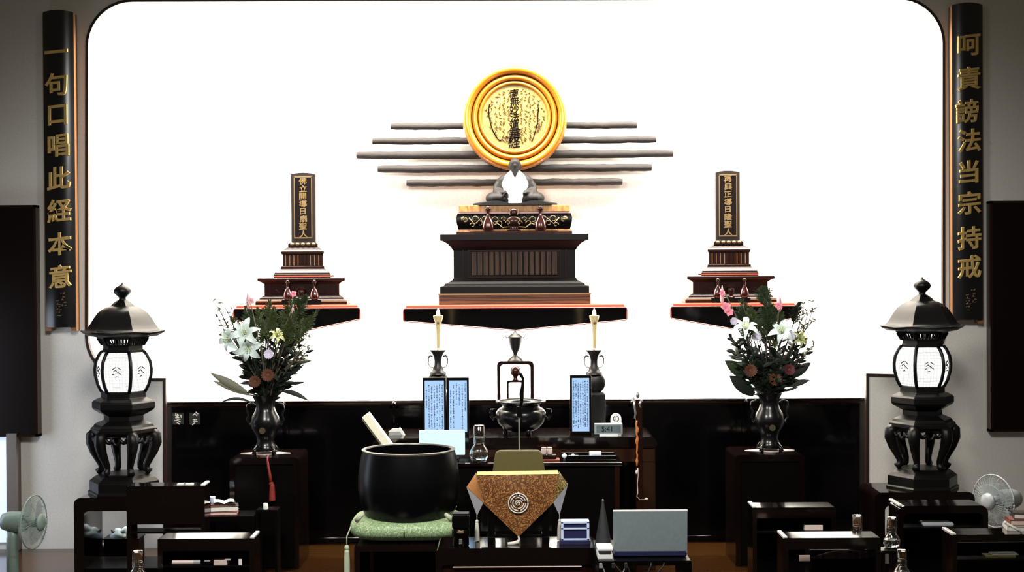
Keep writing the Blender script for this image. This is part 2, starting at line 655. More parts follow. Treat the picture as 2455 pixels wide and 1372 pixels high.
def ring(r0, r1, h, y0=0, seg=72, steps=8):
    m_ = MB()
    prof = [(r0, 8)]
    for i in range(steps + 1):
        a = PI * i / steps
        prof.append(((r0 + r1) / 2 - (r1 - r0) / 2 * math.cos(a), y0 - h * math.sin(a)))
    prof.append((r1, 8))
    m_.lathe(prof, seg, T=TY, caps=False)
    return m_


b = MB().lathe([(124, 10), (124, (BY - 10.405) / t.u)], 72, T=TY)
t.part('backing_drum', b, 'ray_grey', smooth=True, auto=40)
t.part('outer_ring', ring(104, 126, 17), 'gold_ring', smooth=True)
t.part('middle_ring', ring(89, 103, 11, 2), 'gold_ring', smooth=True)
t.part('inner_ring', ring(78, 88, 8, 3), 'gold_ring', smooth=True)
fl = MB().lathe([(103, 7), (103, 12)], 64, T=TY)
t.part('groove', fl, 'edge_tan')
fc = MB().lathe([(78, 2), (78, 10)], 64, T=TY)
face = t.part('face', fc, 'disc_face')
wr = MB()
for i, ch in enumerate('南無妙法蓮華経'):
    put_text(wr, ch, -1 + (i % 2), 58 - i * 18.8 - (4 if i > 4 else 0), 23 + (6 if i > 4 else 0), y=1.2, bold=0.014, ext=0.01, slant=0.1)
rnd = random.Random(3)


def stroke(m_, pts, r):
    P_ = [Vector((x, 0.8, z)) for x, z in pts]
    m_.tube(P_, r, 5)


stroke(wr, [(-60, 32), (-62, 20), (-61, 0), (-57, -18), (-52, -32), (-44, -46), (-37, -56), (-30, -52), (-25, -58)], [1.5, 1.3, 1.2, 1.2, 1.6, 1.2, 1.1, 0.8, 0.6])
stroke(wr, [(55, 30), (57, 20), (55, 2), (54, -14), (50, -30), (46, -44), (41, -58)], [0.9, 1.3, 1.1, 1.5, 1.1, 1.0, 0.8])
for k in range(3):
    x = -26 + 9 * k
    stroke(wr, [(x, -40), (x - 6, -52), (x + 5, -60), (x + 9, -48), (x + 3, -44)], 0.7)
t.part('main_writing', wr, 'ink', parent=face)
sm = MB()
for col in range(14):
    x = -66 + col * 10.2
    if abs(x) < 11:
        continue
    zt = math.sqrt(max(0, 72 ** 2 - x * x))
    z = zt - 6
    while z > -zt + 8:
        if rnd.random() < 0.8:
            px_, pz_ = x + rnd.uniform(-2.5, 2.5), z
            for _ in range(4):
                q = (px_ + rnd.uniform(-4.2, 4.2), pz_ + rnd.uniform(-4.5, 4.5))
                stroke(sm, [(px_, pz_), ((px_ + q[0]) / 2 + rnd.uniform(-1, 1), (pz_ + q[1]) / 2), q], 0.62)
        z -= 6.5
t.part('small_writing', sm, 'ink_brown', parent=face)['kind'] = 'stuff'

# ------------------------------------------------------------------ wall shelves
SHY = 10.02


def shelf(px, xa, xb, yf, y_end, y_mid, label):
    t = T('wall_shelf', label, 'shelf', px, SHY, py=yf)
    a, b_ = xa - px, xb - px
    dep = (BY - SHY) / t.u
    top = MB()
    top.prism([(a + 6, -3), (b_ - 6, -3), (b_ - 6, 0), (a + 6, 0)], 6, dep)
    top.prism([(a + 3, -9), (b_ - 3, -9), (b_ - 7, -1), (a + 7, -1)], 1, dep - 1)
    t.part('top_board', top, 'red_edge', bevel=1.0)
    fr = MB()
    e, m_ = yf - y_end, yf - y_mid
    body = [(a + 3, -8), (a, -12), (a + 1, e), (0, m_), (b_ - 1, e), (b_, -12), (b_ - 3, -8)]
    fr.prism(body, 0, dep)
    t.part('apron', fr, 'lacquer')
    rim = MB()
    ring_ = body + [body[0]]
    for p, q in zip(ring_[:-1], ring_[1:]):
        rim.tube([(p[0], 0, p[1]), (q[0], 0, q[1])], 1.6, 6)
    for s_ in (a, b_):
        rim.box(s_ - 1.5, s_ + 1.5, 0, dep * 0.6, e + 2, -12)
    t.part('red_border', rim, 'shelf_border', label='thin red line round the black front')
    return t


ZS = zat(1235, 731, SHY)
shelf(1235, 967, 1503, 731, 769, 793, 'long black wall shelf with red edge in the centre, under the altar pedestal')
ZSL = zat(711, 732, SHY)
shelf(711, 560, 863, 732, 767, 798, 'left black wall shelf with red edge, carrying the left memorial tablet')
ZSR = zat(1760, 727, SHY)
shelf(1760, 1608, 1912, 727, 763, 790, 'right black wall shelf with red edge, carrying the right memorial tablet')

# ------------------------------------------------------------------ main pedestal
PY = 10.10
u_ = PY / F
t = T('altar_pedestal', 'wide black stepped pedestal with slatted front on the central shelf', 'pedestal', 1234, PY, z=ZS)
PB = 130
t.part('wood_plinth', MB().rect([(182, 0, PB, 0), (182, 0, PB, 23)]), 'wood_grain', label='plain grained wooden plinth', bevel=0.8)
t.part('plinth_trim', MB().rect([(183, -2, PB, 23), (183, -2, PB, 27)]), 'gold_dull')
t.part('base_moulding', MB().rect([(179, 2, PB, 27), (179, 2, PB, 43), (178, 4, PB, 44), (170, 10, PB, 45), (168, 12, PB, 50), (156, 16, PB, 55), (150, 22, PB, 59), (149, 24, PB, 63)]), 'matte_black', bevel=0.8)
t.part('body', MB().rect([(147, 26, PB, 63), (147, 26, PB, 132)]), 'matte_black')
fr = MB()
for s in (-1, 1):
    fr.box(s * 124 - 1.2, s * 124 + 1.2, 23, 27, 63, 132)
    fr.box(s * 111 - 1, s * 111 + 1, 23, 27, 63, 132)
fr.box(-111, 111, 24, 27, 64, 67)
fr.box(-111, 111, 24, 27, 128, 131)
t.part('pillar_line', fr, 'red_lacquer')
sl = MB()
n = 15
for i in range(n):
    x = -104 + 208 * (i + 0.5) / n
    sl.box(x - 5.6, x + 5.6, 19.5, 26, 70, 127)
t.part('slat_panel', sl, 'slat_wood', bevel=1.2)
t.part('cornice', MB().rect([(149, 24, PB, 131), (152, 22, PB, 137), (160, 14, PB, 146), (172, 8, PB, 153), (172, 6, PB, 154), (178, 0, PB, 154), (178, 0, PB, 169)]), 'matte_black', bevel=0.8)
ZP = t.e.location.z + 169 * t.u

# ornate throne box
t = T('throne_box', 'black throne box with gold scrollwork and orange-gold top under the statue', 'altar throne', 1233, 10.18, z=ZP)
t.part('base', MB().rect([(139, 0, 90, 0), (139, 0, 90, 7), (136, 2, 90, 8)]), 'red_lacquer', bevel=0.8)
t.part('base_trim', MB().rect([(136, 1, 90, 8), (136, 1, 90, 12)]), 'gold_slab')
body = t.part('body', MB().rect([(134, 4, 90, 12), (138, 0, 90, 28), (139, -1, 90, 40), (136, 3, 90, 50)]), 'lacquer_soft', smooth=True, auto=30)
t.part('white_band', MB().rect([(136, 2, 90, 50), (136, 2, 90, 54)]), 'pink_pale')
t.part('top_slab', MB().rect([(133, -1, 90, 54), (133, -1, 90, 69), (131, 2, 90, 70)]), 'gold_slab', bevel=0.8)
sw = MB()
rnd = random.Random(11)


def curl(m_, x, z, r, s, y=-2.0, w_=1.4):
    P_ = []
    for k in range(14):
        a = k / 13 * PI * 1.7
        rr = r * (1 - 0.045 * k)
        P_.append((x + s * rr * math.cos(a), y, z + rr * math.sin(a)))
    m_.tube(P_, [w_ * (1.1 - 0.05 * k) for k in range(14)], 5)


for s in (-1, 1):
    for x, z, r in ((118, 34, 8), (118, 34, 4), (94, 36, 9), (82, 26, 8), (100, 22, 6), (45, 34, 9), (35, 25, 8), (25, 36, 6), (55, 24, 6), (12, 26, 7), (70, 38, 6)):
        curl(sw, s * x, z, r, s * (1 if rnd.random() < 0.6 else -1))
    sw.tube([(s * 108, -1, 40), (s * 95, -2, 24), (s * 80, -2, 38), (s * 72, -2, 18)], 1.6, 5)
    sw.tube([(s * 60, -1, 18), (s * 40, -2, 26), (s * 28, -2, 16), (s * 8, -2, 18)], 1.6, 5)
    sw.ell((s * 122, -1, 38), (6, 1.5, 5), 10, 6)
t.part('gold_scrollwork', sw, 'gold_dull', parent=body, smooth=True)
ZT = t.e.location.z + 70 * t.u

# small offering set in front of the throne box
t = T('offering_tray', 'narrow dark lacquer tray on the pedestal, under the two small red vases', 'tray', 1232, 10.13, z=ZP)
t.part('tray', MB().rect([(92, 0, 24, 0), (94, 0, 24, 4), (94, 0, 24, 7)]), 'brown_lacquer', bevel=0.8)
ZTR = t.e.location.z + 7 * t.u


def small_vase(px, Y, z, label, k=1.0, group=None):
    t = T('small_vase', label, 'vase', px, Y, z=z, group=group)
    b = MB().lathe([(9 * k, 0), (13 * k, 4 * k), (14 * k, 12 * k), (11 * k, 24 * k), (6 * k, 33 * k), (3.6 * k, 40 * k), (3.6 * k, 46 * k), (6 * k, 53 * k), (7.5 * k, 55 * k)], 20, sy=0.6)
    t.part('body', b, 'red_lacquer', smooth=True)
    t.part('flower_bud', MB().ell((0, 0, 57 * k), (5 * k, 4 * k, 4.5 * k), 10, 6), 'red_lacquer', smooth=True)
    d = MB()
    for s in (-1, 1):
        d.tube([(s * 4 * k, -4 * k, 34 * k), (s * 9 * k, -5 * k, 22 * k), (s * 10.5 * k, -5 * k, 10 * k)], [0.8 * k, 1.3 * k, 0.8 * k], 5)
    t.part('pink_highlight', d, 'pink_pale', label='painted pink highlight')  # pink highlights of the lacquer painted as tapered lines
    return t


small_vase(1170, 10.155, ZTR, 'small red lacquer vase left of the statue centre, before the throne box')
small_vase(1296, 10.155, ZTR, 'small red lacquer vase right of the statue centre, before the throne box')
t = T('small_censer', 'tiny dark openwork censer midway between the two small red vases', 'incense burner', 1232, 10.155, z=ZTR)
cb = MB().lathe([(16, 0), (17, 3), (9, 7), (14, 14), (18, 22), (17, 30), (10, 34), (8, 36)], 16, sy=0.4)
cb.lathe([(8, 36), (11, 42), (10, 50), (6, 54), (2, 55)], 16, sy=0.5)
t.part('body', cb, 'brown_lacquer', smooth=True)
for s in (-1, 1):
    cc = MB()
    curl(cc, s * 14, 20, 6, s, -7, 1.0)
    t.part('pale_scroll', cc, 'gold_dull')
    t.part('pale_horn', MB().tube([(s * 9, -5, 40), (s * 11, -5, 47), (s * 10, -5, 54)], 1.1, 5), 'gold_dull')

# ------------------------------------------------------------------ the seated statue
t = T('seated_statue', 'dark statue of a seated monk in a white robe before the gold disc', 'statue', 1235, 10.27, z=ZT)


def remesh(o, vox, smooth=6):
    m_ = o.modifiers.new('remesh', 'REMESH')
    m_.mode = 'VOXEL'
    m_.voxel_size = vox
    m_.use_smooth_shade = True
    s_ = o.modifiers.new('smooth', 'SMOOTH')
    s_.iterations = smooth
    s_.factor = 0.5
    return o


b = MB()
b.lathe([(50, 0), (52, 10), (47, 26), (44, 40), (43, 52), (42, 62), (38, 68), (30, 74), (18, 79), (11, 84), (10, 92)], 24, sy=0.55)
b.ell((0, -3, 96), (15, 14.5, 18), 20, 14)          # skull and face
b.ell((0, -10, 87), (9.5, 7.5, 9.5), 14, 10)            # jaw and chin
b.ell((0, -7, 102), (12.5, 11, 10), 14, 10)           # brow
b.ell((0, -17, 95), (2.4, 3.4, 4.6), 8, 6)            # nose
for s in (-1, 1):
    b.ell((s * 14, 1, 94), (2.2, 4, 6.5), 8, 6)        # ears
    b.ell((s * 5.5, -14.6, 100), (4.2, 2, 1.6), 8, 6)  # brows
    b.ell((s * 43, -8, 17), (28, 30, 17), 16, 10)      # knees
    b.tube([(s * 22, 2, 64), (s * 33, 2, 58), (s * 41, 0, 45), (s * 43, -6, 33), (s * 33, -22, 28), (s * 22, -30, 30)], [9, 11, 11.5, 11, 8.5, 6], 12)
b.ell((0, -14.5, 85), (5, 2.4, 2.0), 8, 6)             # lips
o = remesh(t.part('body', b, 'statue_dark'), 0.0045, 5)
hm = MB()
xs = [-100 + 200 * i / 24 for i in range(25)]
rings = []
for yy, k in ((-38, 0.80), (-20, 1.0), (20, 1.0), (34, 0.85)):
    rings.append([(x * k, yy, 0) for x in xs] + [(x * k, yy, 4.5 + 6.0 * max(0, math.cos((abs(x) - 58) / 42 * PI / 2)) * (1 if abs(x) > 20 else 0.6)) for x in xs[::-1]])
hm.loft(rings)
t.part('spread_hem', hm, 'statue_dark', smooth=True, auto=50)
wr = MB()
zs = [(1, 28, -24), (14, 26, -24), (26, 27, -25), (38, 31, -24), (50, 34, -22), (60, 32, -18), (69, 27, -13), (76, 19, -9), (82, 13, -6)]
rings = []
for z, hw, fy in zs:
    rings.append([(hw * math.cos(a), (fy - 14) * math.sin(a) * 0.62 - 8, z) for a in [PI * k / 16 for k in range(17)]])
for r_ in rings[-3:]:
    pass
wr.loft(rings, closed=True, caps=True)
rb = t.part('white_robe', wr, 'white_cloth', smooth=True, auto=60, label='white robe front')
vn = MB().prism([(-10, 84), (10, 84), (0, 64)], -29, -8)
o = t.part('neck_opening', vn, 'statue_dark', parent=rb)
fd = MB().tube([(9, -34, 45), (0, -36, 38), (-10, -35, 32)], [0.3, 0.9, 0.4], 5)
fd.tube([(18, -31, 38), (26, -28, 40), (31, -22, 44)], [0.3, 0.9, 0.5], 5)
t.part('robe_fold', fd, 'laptop_grey', parent=rb)
hd = MB()
hd.ell((-24, -35, 23), (6, 4, 4.5), 10, 8)
for k in range(5):
    hd.tube([(-22 + k * 0.4, -38, 26 - k * 2.0), (-17, -40, 26 - k * 2.0), (-15.5, -37, 25 - k * 2)], [1.3, 1.2, 0.9], 6)
hd.tube([(-26, -38, 26), (-21, -41, 29), (-17, -40, 29)], [1.5, 1.4, 1.0], 6)
t.part('hand', remesh(hd.build('hand', 'statue_dark', t.e, t.u), 0.0025, 2) and MB().ell((23, -35, 28), (5, 4, 4), 10, 8), 'statue_dark', smooth=True)
st = MB().tube([(-30, -36, 20), (-20, -38, 28)], [2.2, 1.6], 6)
t.part('held_scroll', st, 'statue_dark')

# ------------------------------------------------------------------ memorial tablets


def tablet(px, zb, chars, label, lab_v, mirror):
    TYY = 10.12
    t = T('memorial_tablet', label, 'memorial tablet', px, TYY, z=zb)
    D = 80
    t.part('base', MB().rect([(110, 0, D, 0), (110, 0, D, 7), (108, 2, D, 9), (102, 6, D, 13), (100, 8, D, 17), (92, 12, D, 22)]), 'brown_lacquer', bevel=0.7)
    t.part('base_line', MB().rect([(109, -1, D, 6.5), (109, -1, D, 10)]), 'gold_dull', label='pale gold line')
    t.part('lower_body', MB().rect([(90, 13, D, 21), (90, 13, D, 52)]), 'brown_lacquer')
    f2 = MB()
    for s in (-1, 1):
        f2.box(s * 76 - 1, s * 76 + 1, 11.5, 14, 22, 50)
        f2.box(s * 88 - 1.5, s * 88 + 1.5, 12, 30, 22, 50)
    f2.tube([(-62, 12.5, 36), (-52, 12, 28), (-30, 12, 26), (30, 12, 26), (52, 12, 28), (62, 12.5, 36)], 0.8, 5)
    t.part('panel_line', f2, 'red_lacquer')
    t.part('lower_cornice', MB().rect([(91, 12, D, 50), (96, 8, D, 54), (104, 3, D, 57), (105, 2, D, 58), (105, 2, D, 63), (102, 4, D, 65)]), 'brown_lacquer', bevel=0.6)
    t.part('middle_step', MB().rect([(69, 18, D, 64), (69, 18, D, 72), (68, 19, D, 73), (66, 20, D, 77), (60, 24, D, 82), (53, 28, D, 86), (52, 28, D, 92), (49, 30, D, 93)]), 'brown_lacquer', bevel=0.6)
    t.part('step_line', MB().rect([(69, 17, D, 67), (69, 17, D, 70)]), 'red_edge')
    t.part('colonnade', MB().rect([(49, 34, D, 92), (49, 34, D, 122)]), 'red_lacquer')
    for i in range(10):
        x = -45 + 10 * i
        t.part('column', MB().box(x - 2.6, x + 2.6, 29, 34, 93, 121), 'brown_lacquer')
    for i in (0, 1, 2, 3, 6, 7, 8):
        x = -45 + 10 * i + 4
        t.part('gilt_line', MB().box(x - 0.9, x + 0.9, 29.5, 33, 94, 120), 'edge_tan')
    t.part('upper_cornice', MB().rect([(50, 30, D, 121), (52, 28, D, 124), (52, 28, D, 128), (48, 31, D, 132), (40, 36, D, 137), (36, 38, D, 139)]), 'brown_lacquer', bevel=0.6)
    lo = MB()
    lo.rect([(36, 36, D, 139), (36, 36, D, 146), (31, 38, D, 150)])
    t.part('lotus_seat', lo, 'brown_lacquer', bevel=1)
    pe = MB()
    for i in range(5):
        pe.ell((-26 + 13 * i, 37, 146), (5.2, 3, 4), 10, 6)
    t.part('lotus_petal', pe, 'gold_dull', smooth=True)
    pl = MB()
    h = 320
    top = [(x, h - 4 + 4 * (1 - (x / 29.5) ** 2)) for x in [-29.5 + 59 * i / 10 for i in range(11)]]
    pl.prism([(-29, 150), (29, 150)] + top[::-1], 46, 66)
    t.part('plaque', pl, 'plaque_brown', bevel=0.8)
    ins = t.part('plaque_face', MB().box(-20, 20, 45, 47, 164, 308), 'panel_brown')
    gb = MB()
    for q in ((-22, -20, 162, 310), (20, 22, 162, 310), (-22, 22, 160, 163), (-22, 22, 308, 311)):
        gb.box(q[0], q[1], 44, 47, q[2], q[3])
    t.part('gilt_border', gb, 'gold_dull')
    n = len(chars)
    for i, ch in enumerate(chars):
        c = MB()
        put_text(c, ch, 0.5 if i % 2 else -0.5, 299 - i * (128 / (n - 1)), 17.5, y=44.6, bold=0.012, ext=0.03, bev=0.01, sx=1.12, slant=0.08)
        t.part('character', c, 'gilt_text', parent=ins)
    tr = T('offering_tray', 'low dark tray before the %s memorial tablet' % lab_v, 'tray', px, 10.075, z=zb)
    tr.part('tray', MB().rect([(46, 0, 10, 0), (47, 0, 10, 12)]), 'lacquer_soft', bevel=0.8)
    zt = tr.e.location.z + 12 * tr.u
    for s, w_ in ((-1, 'left'), (1, 'right')):
        small_vase(px + s * 32, 10.09, zt, 'small red-brown vase, %s of the pair before the %s memorial tablet' % (w_, lab_v), 0.78)
    c = T('small_censer', 'tiny dark stand between the two vases of the %s memorial tablet' % lab_v, 'incense burner', px, 10.09, z=zt)
    b = MB().lathe([(8, 0), (9, 2), (4, 5), (7, 10), (9, 18), (8, 23), (5, 25)], 14, sy=0.6)
    b.box(-11, 11, -4, 4, 25, 28)
    b.box(-8, 8, -3, 3, 28, 33)
    c.part('body', b, 'brown_lacquer', smooth=True, auto=40)
    return t


tablet(722, ZSL, '佛立開導日扇聖人', 'left memorial tablet, black plaque with gold characters on a stepped reddish base', 'left', 1)
tablet(1753, ZSR, '再興正導日隆聖人', 'right memorial tablet, black plaque with gold characters on a stepped reddish base', 'right', -1)

# small pale fittings low on the niche wall
for px, py, lab in ((818, 900, 'small pale white fitting low on the niche wall, left of centre'), (1642, 893, 'small pale white fitting low on the niche wall, right of centre')):
    t = T('wall_fitting', lab, 'wall fitting', px, BY - 0.04, py=py)
    t.part('plate', MB().box(-26, 26, 4, 13, -2, 8), 'white_plastic', bevel=1)
    t.part('knob', MB().ell((0, 2, 6), (6, 4, 4), 10, 6).ell((16, 2, 10), (5, 4, 4), 10, 6).ell((-14, 2, 8), (5, 4, 4), 10, 6), 'white_plastic', smooth=True)

# ------------------------------------------------------------------ black cabinets along the back
CY = 9.62
ZC = zat(1235, 959, CY)
cabs = ((380, 682, 'black lacquer cabinet at the far left, beside the left lantern'),
        (685, 944, 'black lacquer cabinet behind the left flower vase and the big bowl'),
        (948, 1517, 'widest black lacquer cabinet, in the middle behind the altar table'),
        (1521, 1789, 'black lacquer cabinet between the altar table and the right flower vase'),
        (1792, 2095, 'black lacquer cabinet at the far right, beside the right lantern'))
for xa, xb, lab in cabs:
    c = (xa + xb) / 2
    t = T('altar_cabinet', lab, 'cabinet', c, CY, z=0)
    hw = (xb - xa) / 2
    h = ZC / t.u
    t.part('body', MB().box(-hw - 2.1, hw + 2.1, 6, 160, 0, h - 7), 'lacquer')
    t.part('top', MB().rect([(hw, 0, 164, h - 4), (hw, 0, 164, h - 1), (hw - 4, 4, 162, h)]), 'lacquer', bevel=0.8)
    t.part('moulding', MB().rect([(hw - 1, 3, 160, h - 12), (hw - 1, 1, 160, h - 9), (hw - 1, 4, 160, h - 6), (hw - 2, 4, 160, h - 4)]), 'brown_lacquer', bevel=0.6)
    fr = MB()
    for q in ((-hw + 1, -hw + 9, 0, h - 12), (hw - 9, hw - 1, 0, h - 12), (-hw + 1, hw - 1, 0, 14), (-hw + 1, hw - 1, h - 20, h - 12)):
        fr.box(q[0], q[1], 3, 7, q[2], q[3])
    t.part('door_frame', fr, 'lacquer', bevel=0.8)
# dark plates with pale strokes on the left cabinet
for px, py, lab in ((427, 1004, 'small dark plate with pale strokes on the left black cabinet, the left one'), (467, 1004, 'small dark plate with pale strokes on the left black cabinet, the right one')):
    t = T('cabinet_plate', lab, 'tag', px, CY + 0.005, py=py)
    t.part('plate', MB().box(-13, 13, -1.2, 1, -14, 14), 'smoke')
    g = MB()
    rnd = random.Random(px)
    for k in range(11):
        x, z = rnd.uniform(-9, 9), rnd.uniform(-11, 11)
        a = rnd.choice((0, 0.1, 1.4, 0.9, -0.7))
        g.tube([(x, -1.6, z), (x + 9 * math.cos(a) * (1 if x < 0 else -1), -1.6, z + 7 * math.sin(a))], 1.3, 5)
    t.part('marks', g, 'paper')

# ------------------------------------------------------------------ altar table (upper) and lower desk in front
DY = 8.72
ZD = zat(1235, 1050, DY)
t = T('altar_table', 'long dark brown altar table with rounded ends carrying the censer and screens', 'table', 1236, DY, z=0)
h = ZD / t.u
hw = 342
arcp = [(-hw, h - 20)] + [(-hw + 18 - 18 * math.cos(a), h - 18 + 18 * math.sin(a)) for a in [PI / 2 * k / 6 for k in range(1, 7)]]
prof = arcp + [(-x, z) for x, z in arcp[::-1]]
t.part('table_top', MB().prism(prof + [(hw - 8, h - 26), (-hw + 8, h - 26)], 0, 210), 'desk_top', smooth=True, auto=35)
t.part('front_apron', MB().box(-hw + 6, hw - 6, 4, 12, h - 60, h - 24), 'apron_brown')
for s in (-1, 1):
    t.part('side_panel', MB().box(s * (hw - 20) - 16, s * (hw - 20) + 16, 6, 200, 0, h - 25), 'apron_brown', bevel=1)
t.part('back_panel', MB().box(-hw + 36, hw - 36, 190, 200, 0, h - 26), 'lacquer')
LY = 8.30
ZL = zat(1235, 1110, LY)
t = T('offering_desk', 'lower black desk standing before the altar table, with a carafe and trays on it', 'desk', 1186, LY, z=0)
h = ZL / t.u
t.part('desk_top', MB().box(-308, 308, 0, 150, h - 9, h), 'desk_top', bevel=1.5)
t.part('front_panel', MB().box(-296, 296, 8, 16, 6, h - 9), 'lacquer_soft')
for s in (-1, 1):
    t.part('side_panel', MB().box(s * 296 - 6, s * 296 + 6, 4, 146, 0, h - 9), 'brown_lacquer', bevel=1)


# ------------------------------------------------------------------ candlesticks and candles
def candlestick(px, label, clabel):
    CYY = 9.05
    t = T('candlestick', label, 'candlestick', px, CYY, z=ZD)
    k = (zat(px, 840, CYY) - ZD) / t.u
    b = MB()
    z = k
    t.part('pedestal', MB().rect([(26, -18, 18, 0), (26, -18, 18, k - 106), (22, -15, 15, k - 100)]), 'bronze', bevel=2)
    t.part('moon_disc', MB().lathe([(1, -11), (20, -9), (27, -4), (27, 4), (20, 9), (1, 11)], 32, c=(0, 0, 0), T=Matrix.Translation((0, 0, k - 78)) @ TY), 'bronze', smooth=True)
    t.part('moon_core', MB().box(-9, 9, -8, 8, k - 106, k - 50), 'bronze')
    vs = MB().lathe([(20, k - 58), (19, k - 53), (14, k - 50), (12, k - 42), (9, k - 36), (8.6, k - 26), (10, k - 16), (14, k - 7), (19, k - 2), (19.5, k), (15, k - 1), (3, k - 3)], 28)
    t.part('vase_cup', vs, 'bronze', smooth=True, auto=50)
    for s in (-1, 1):
        h_ = MB().tube([(s * 12, 0, k - 15), (s * 19, 0, k - 13), (s * 23, 0, k - 20), (s * 23, 0, k - 32), (s * 19, 0, k - 40), (s * 12, 0, k - 42)], [1.8, 2.2, 1.6, 1.2, 1.0, 1.4], 6)
        h_.tube([(s * 18, 0, k - 13), (s * 25, 0, k - 15)], [1.6, 0.6], 5)
        t.part('handle', h_, 'bronze', smooth=True)
    t.part('spike', MB().tube([(0, 0, k - 3), (0, 0, k + 5)], [1.6, 0.8], 6), 'bronze')
    zc = ZD + (k + 4) * t.u
    c = T('candle', clabel, 'candle', px, CYY, z=zc)
    w_ = MB().lathe([(3.6, 0), (4, 4), (4.6, 30), (6, 52), (8, 64), (11, 72), (12, 79), (9, 80), (3, 79)], 20)
    c.part('wax', w_, 'candle_wax', smooth=True, auto=50)
    c.part('flame', MB().lathe([(0.8, 79), (5.0, 81), (4.6, 86), (3.6, 90), (1.6, 95), (0.3, 97)], 14), 'flame_glow', smooth=True)
    c.part('emblem', MB().ell((0, -8.5, 62), (3.2, 1.6, 3.2), 10, 6), 'gold_dull', smooth=True)


candlestick(1051, 'left bronze candlestick rising behind the pair of blue text screens', 'lit cream candle on the left candlestick')
candlestick(1425, 'right bronze candlestick with round disc behind the single blue text screen', 'lit cream candle on the right candlestick')

# arched stand with urn, small arch with ball, on the middle cabinet
t = T('urn_stand', 'tall arched dark frame with a two-handled urn on top, behind the black censer', 'stand', 1236, 9.80, z=ZC)


def arch(m_, hw, h, r, w_, d):
    out = [(-hw, 0), (-hw, h - r)] + [(-hw + r - r * math.cos(a), h - r + r * math.sin(a)) for a in [PI / 2 * k / 5 for k in range(1, 6)]]
    out += [(-x, z) for x, z in out[::-1]]
    hi, hh, ri = hw - w_, h - w_, max(1, r - w_ * 0.3)
    inn = [(-hi, 0), (-hi, hh - ri)] + [(-hi + ri - ri * math.cos(a), hh - ri + ri * math.sin(a)) for a in [PI / 2 * k / 5 for k in range(1, 6)]]
    inn += [(-x, z) for x, z in inn[::-1]]
    m_.prism(out + inn[::-1], -d, d)


k = (zat(1236, 866, 9.80) - ZC) / t.u
a = MB()
arch(a, 44, k, 10, 8, 7)
t.part('arch_frame', a, 'brown_lacquer', smooth=True, auto=35)
ur = t.part('urn', MB().lathe([(19, k), (17, k + 4), (11, k + 9), (5, k + 14), (5, k + 18), (12, k + 32), (15.5, k + 48), (16, k + 55), (17, k + 58), (12, k + 63), (5, k + 67), (3, k + 70), (1, k + 74)], 28), 'bronze', smooth=True, auto=50)
for s in (-1, 1):
    hh = MB().tube([(s * 14, 0, k + 58), (s * 20, 0, k + 55), (s * 25, 0, k + 63), (s * 29, 0, k + 58), (s * 27, 0, k + 46), (s * 20, 0, k + 36), (s * 15, 0, k + 38)], [1.2, 1.3, 1.0, 0.8, 0.6, 0.5, 0.8], 6)
    t.part('handle', hh, 'bronze', parent=ur, smooth=True)
t = T('incense_stand', 'small dark arch with a round knob, standing within the tall arched frame', 'stand', 1236, 9.66, z=ZC)
k = (zat(1236, 912, 9.66) - ZC) / t.u
a = MB()
arch(a, 21, k, 6, 5, 4)
t.part('arch_frame', a, 'brown_lacquer', smooth=True, auto=35)
t.part('knob', MB().lathe([(8, k - 1), (6, k + 3), (5, k + 8), (11, k + 15), (13, k + 22), (11, k + 29), (5, k + 34), (3, k + 36)], 20), 'red_lacquer', smooth=True)
t.part('red_base', MB().box(-16, 16, -4, 4, 0, 3), 'red_lacquer')

# big black censer
t = T('incense_burner', 'large round black censer with two handles on the altar table', 'incense burner', 1249, 8.92, z=ZD)
t.part('pot', MB().lathe([(30, 8), (42, 14), (54, 26), (60, 40), (60, 52), (54, 60), (46, 64), (44, 68), (52, 74), (60, 77), (60, 80), (54, 80), (46, 76), (40, 60)], 40), 'bronze_black', smooth=True, auto=60)
for i in range(3):
    a = PI / 2 * 3 + i * 2 * PI / 3 + 0.5
    t.part('foot', MB().tube([(34 * math.cos(a), 34 * math.sin(a), 16), (38 * math.cos(a), 38 * math.sin(a), 8), (36 * math.cos(a), 36 * math.sin(a), 0)], [8, 6, 7], 8), 'lacquer', smooth=True)
for s in (-1, 1):
    h_ = MB().tube([(s * 56, 0, 42), (s * 66, 0, 36), (s * 72, 0, 46), (s * 70, 0, 58), (s * 62, 0, 58)], [3, 4, 4, 4, 3], 8)
    t.part('handle', h_, 'lacquer', smooth=True)

# ------------------------------------------------------------------ screens, clock, cards


def text_screen(px, Y, z, hw, h, cols, label, rot=0.0, ragged=0):
    t = T('text_screen', label, 'display', px, Y, z=z, rot=rot)
    t.part('case', MB().box(-hw, hw, 0, 10, 0, h), 'lacquer_soft', bevel=1)
    t.part('panel', MB().box(-hw + 5, hw - 5, -0.8, 2, 9, h - 7), 'screen_blue')
    m_ = MB()
    rnd = random.Random(int(px))
    for c in range(cols):
        x = hw - 9 - (2 * hw - 18) * c / (cols - 1)
        z_ = h - 12 - (12 if (ragged and c == cols - 1) else 0) - rnd.uniform(0, 6)
        end = 14 + (rnd.uniform(20, 70) if ragged == 2 and c in (0, 2, 3) else rnd.uniform(0, 8))
        if ragged == 1 and c == cols - 1:
            end = h - 70
        while z_ > end:
            if rnd.random() < 0.9:
                m_.box(x - 1.5, x + 1.5, -1.2, -0.9, z_ - 2.1, z_ - 1.3)
                m_.box(x - 0.5 + rnd.uniform(-1, 1), x + 0.4 + rnd.uniform(-0.5, 0.5), -1.2, -0.9, z_ - 3, z_)
                if rnd.random() < 0.5:
                    m_.box(x - 1.4, x + 1.2, -1.2, -0.9, z_ - 0.6, z_ - 0.1)
            z_ -= 3.7
    t.part('text', m_, 'screen_text')
    return t


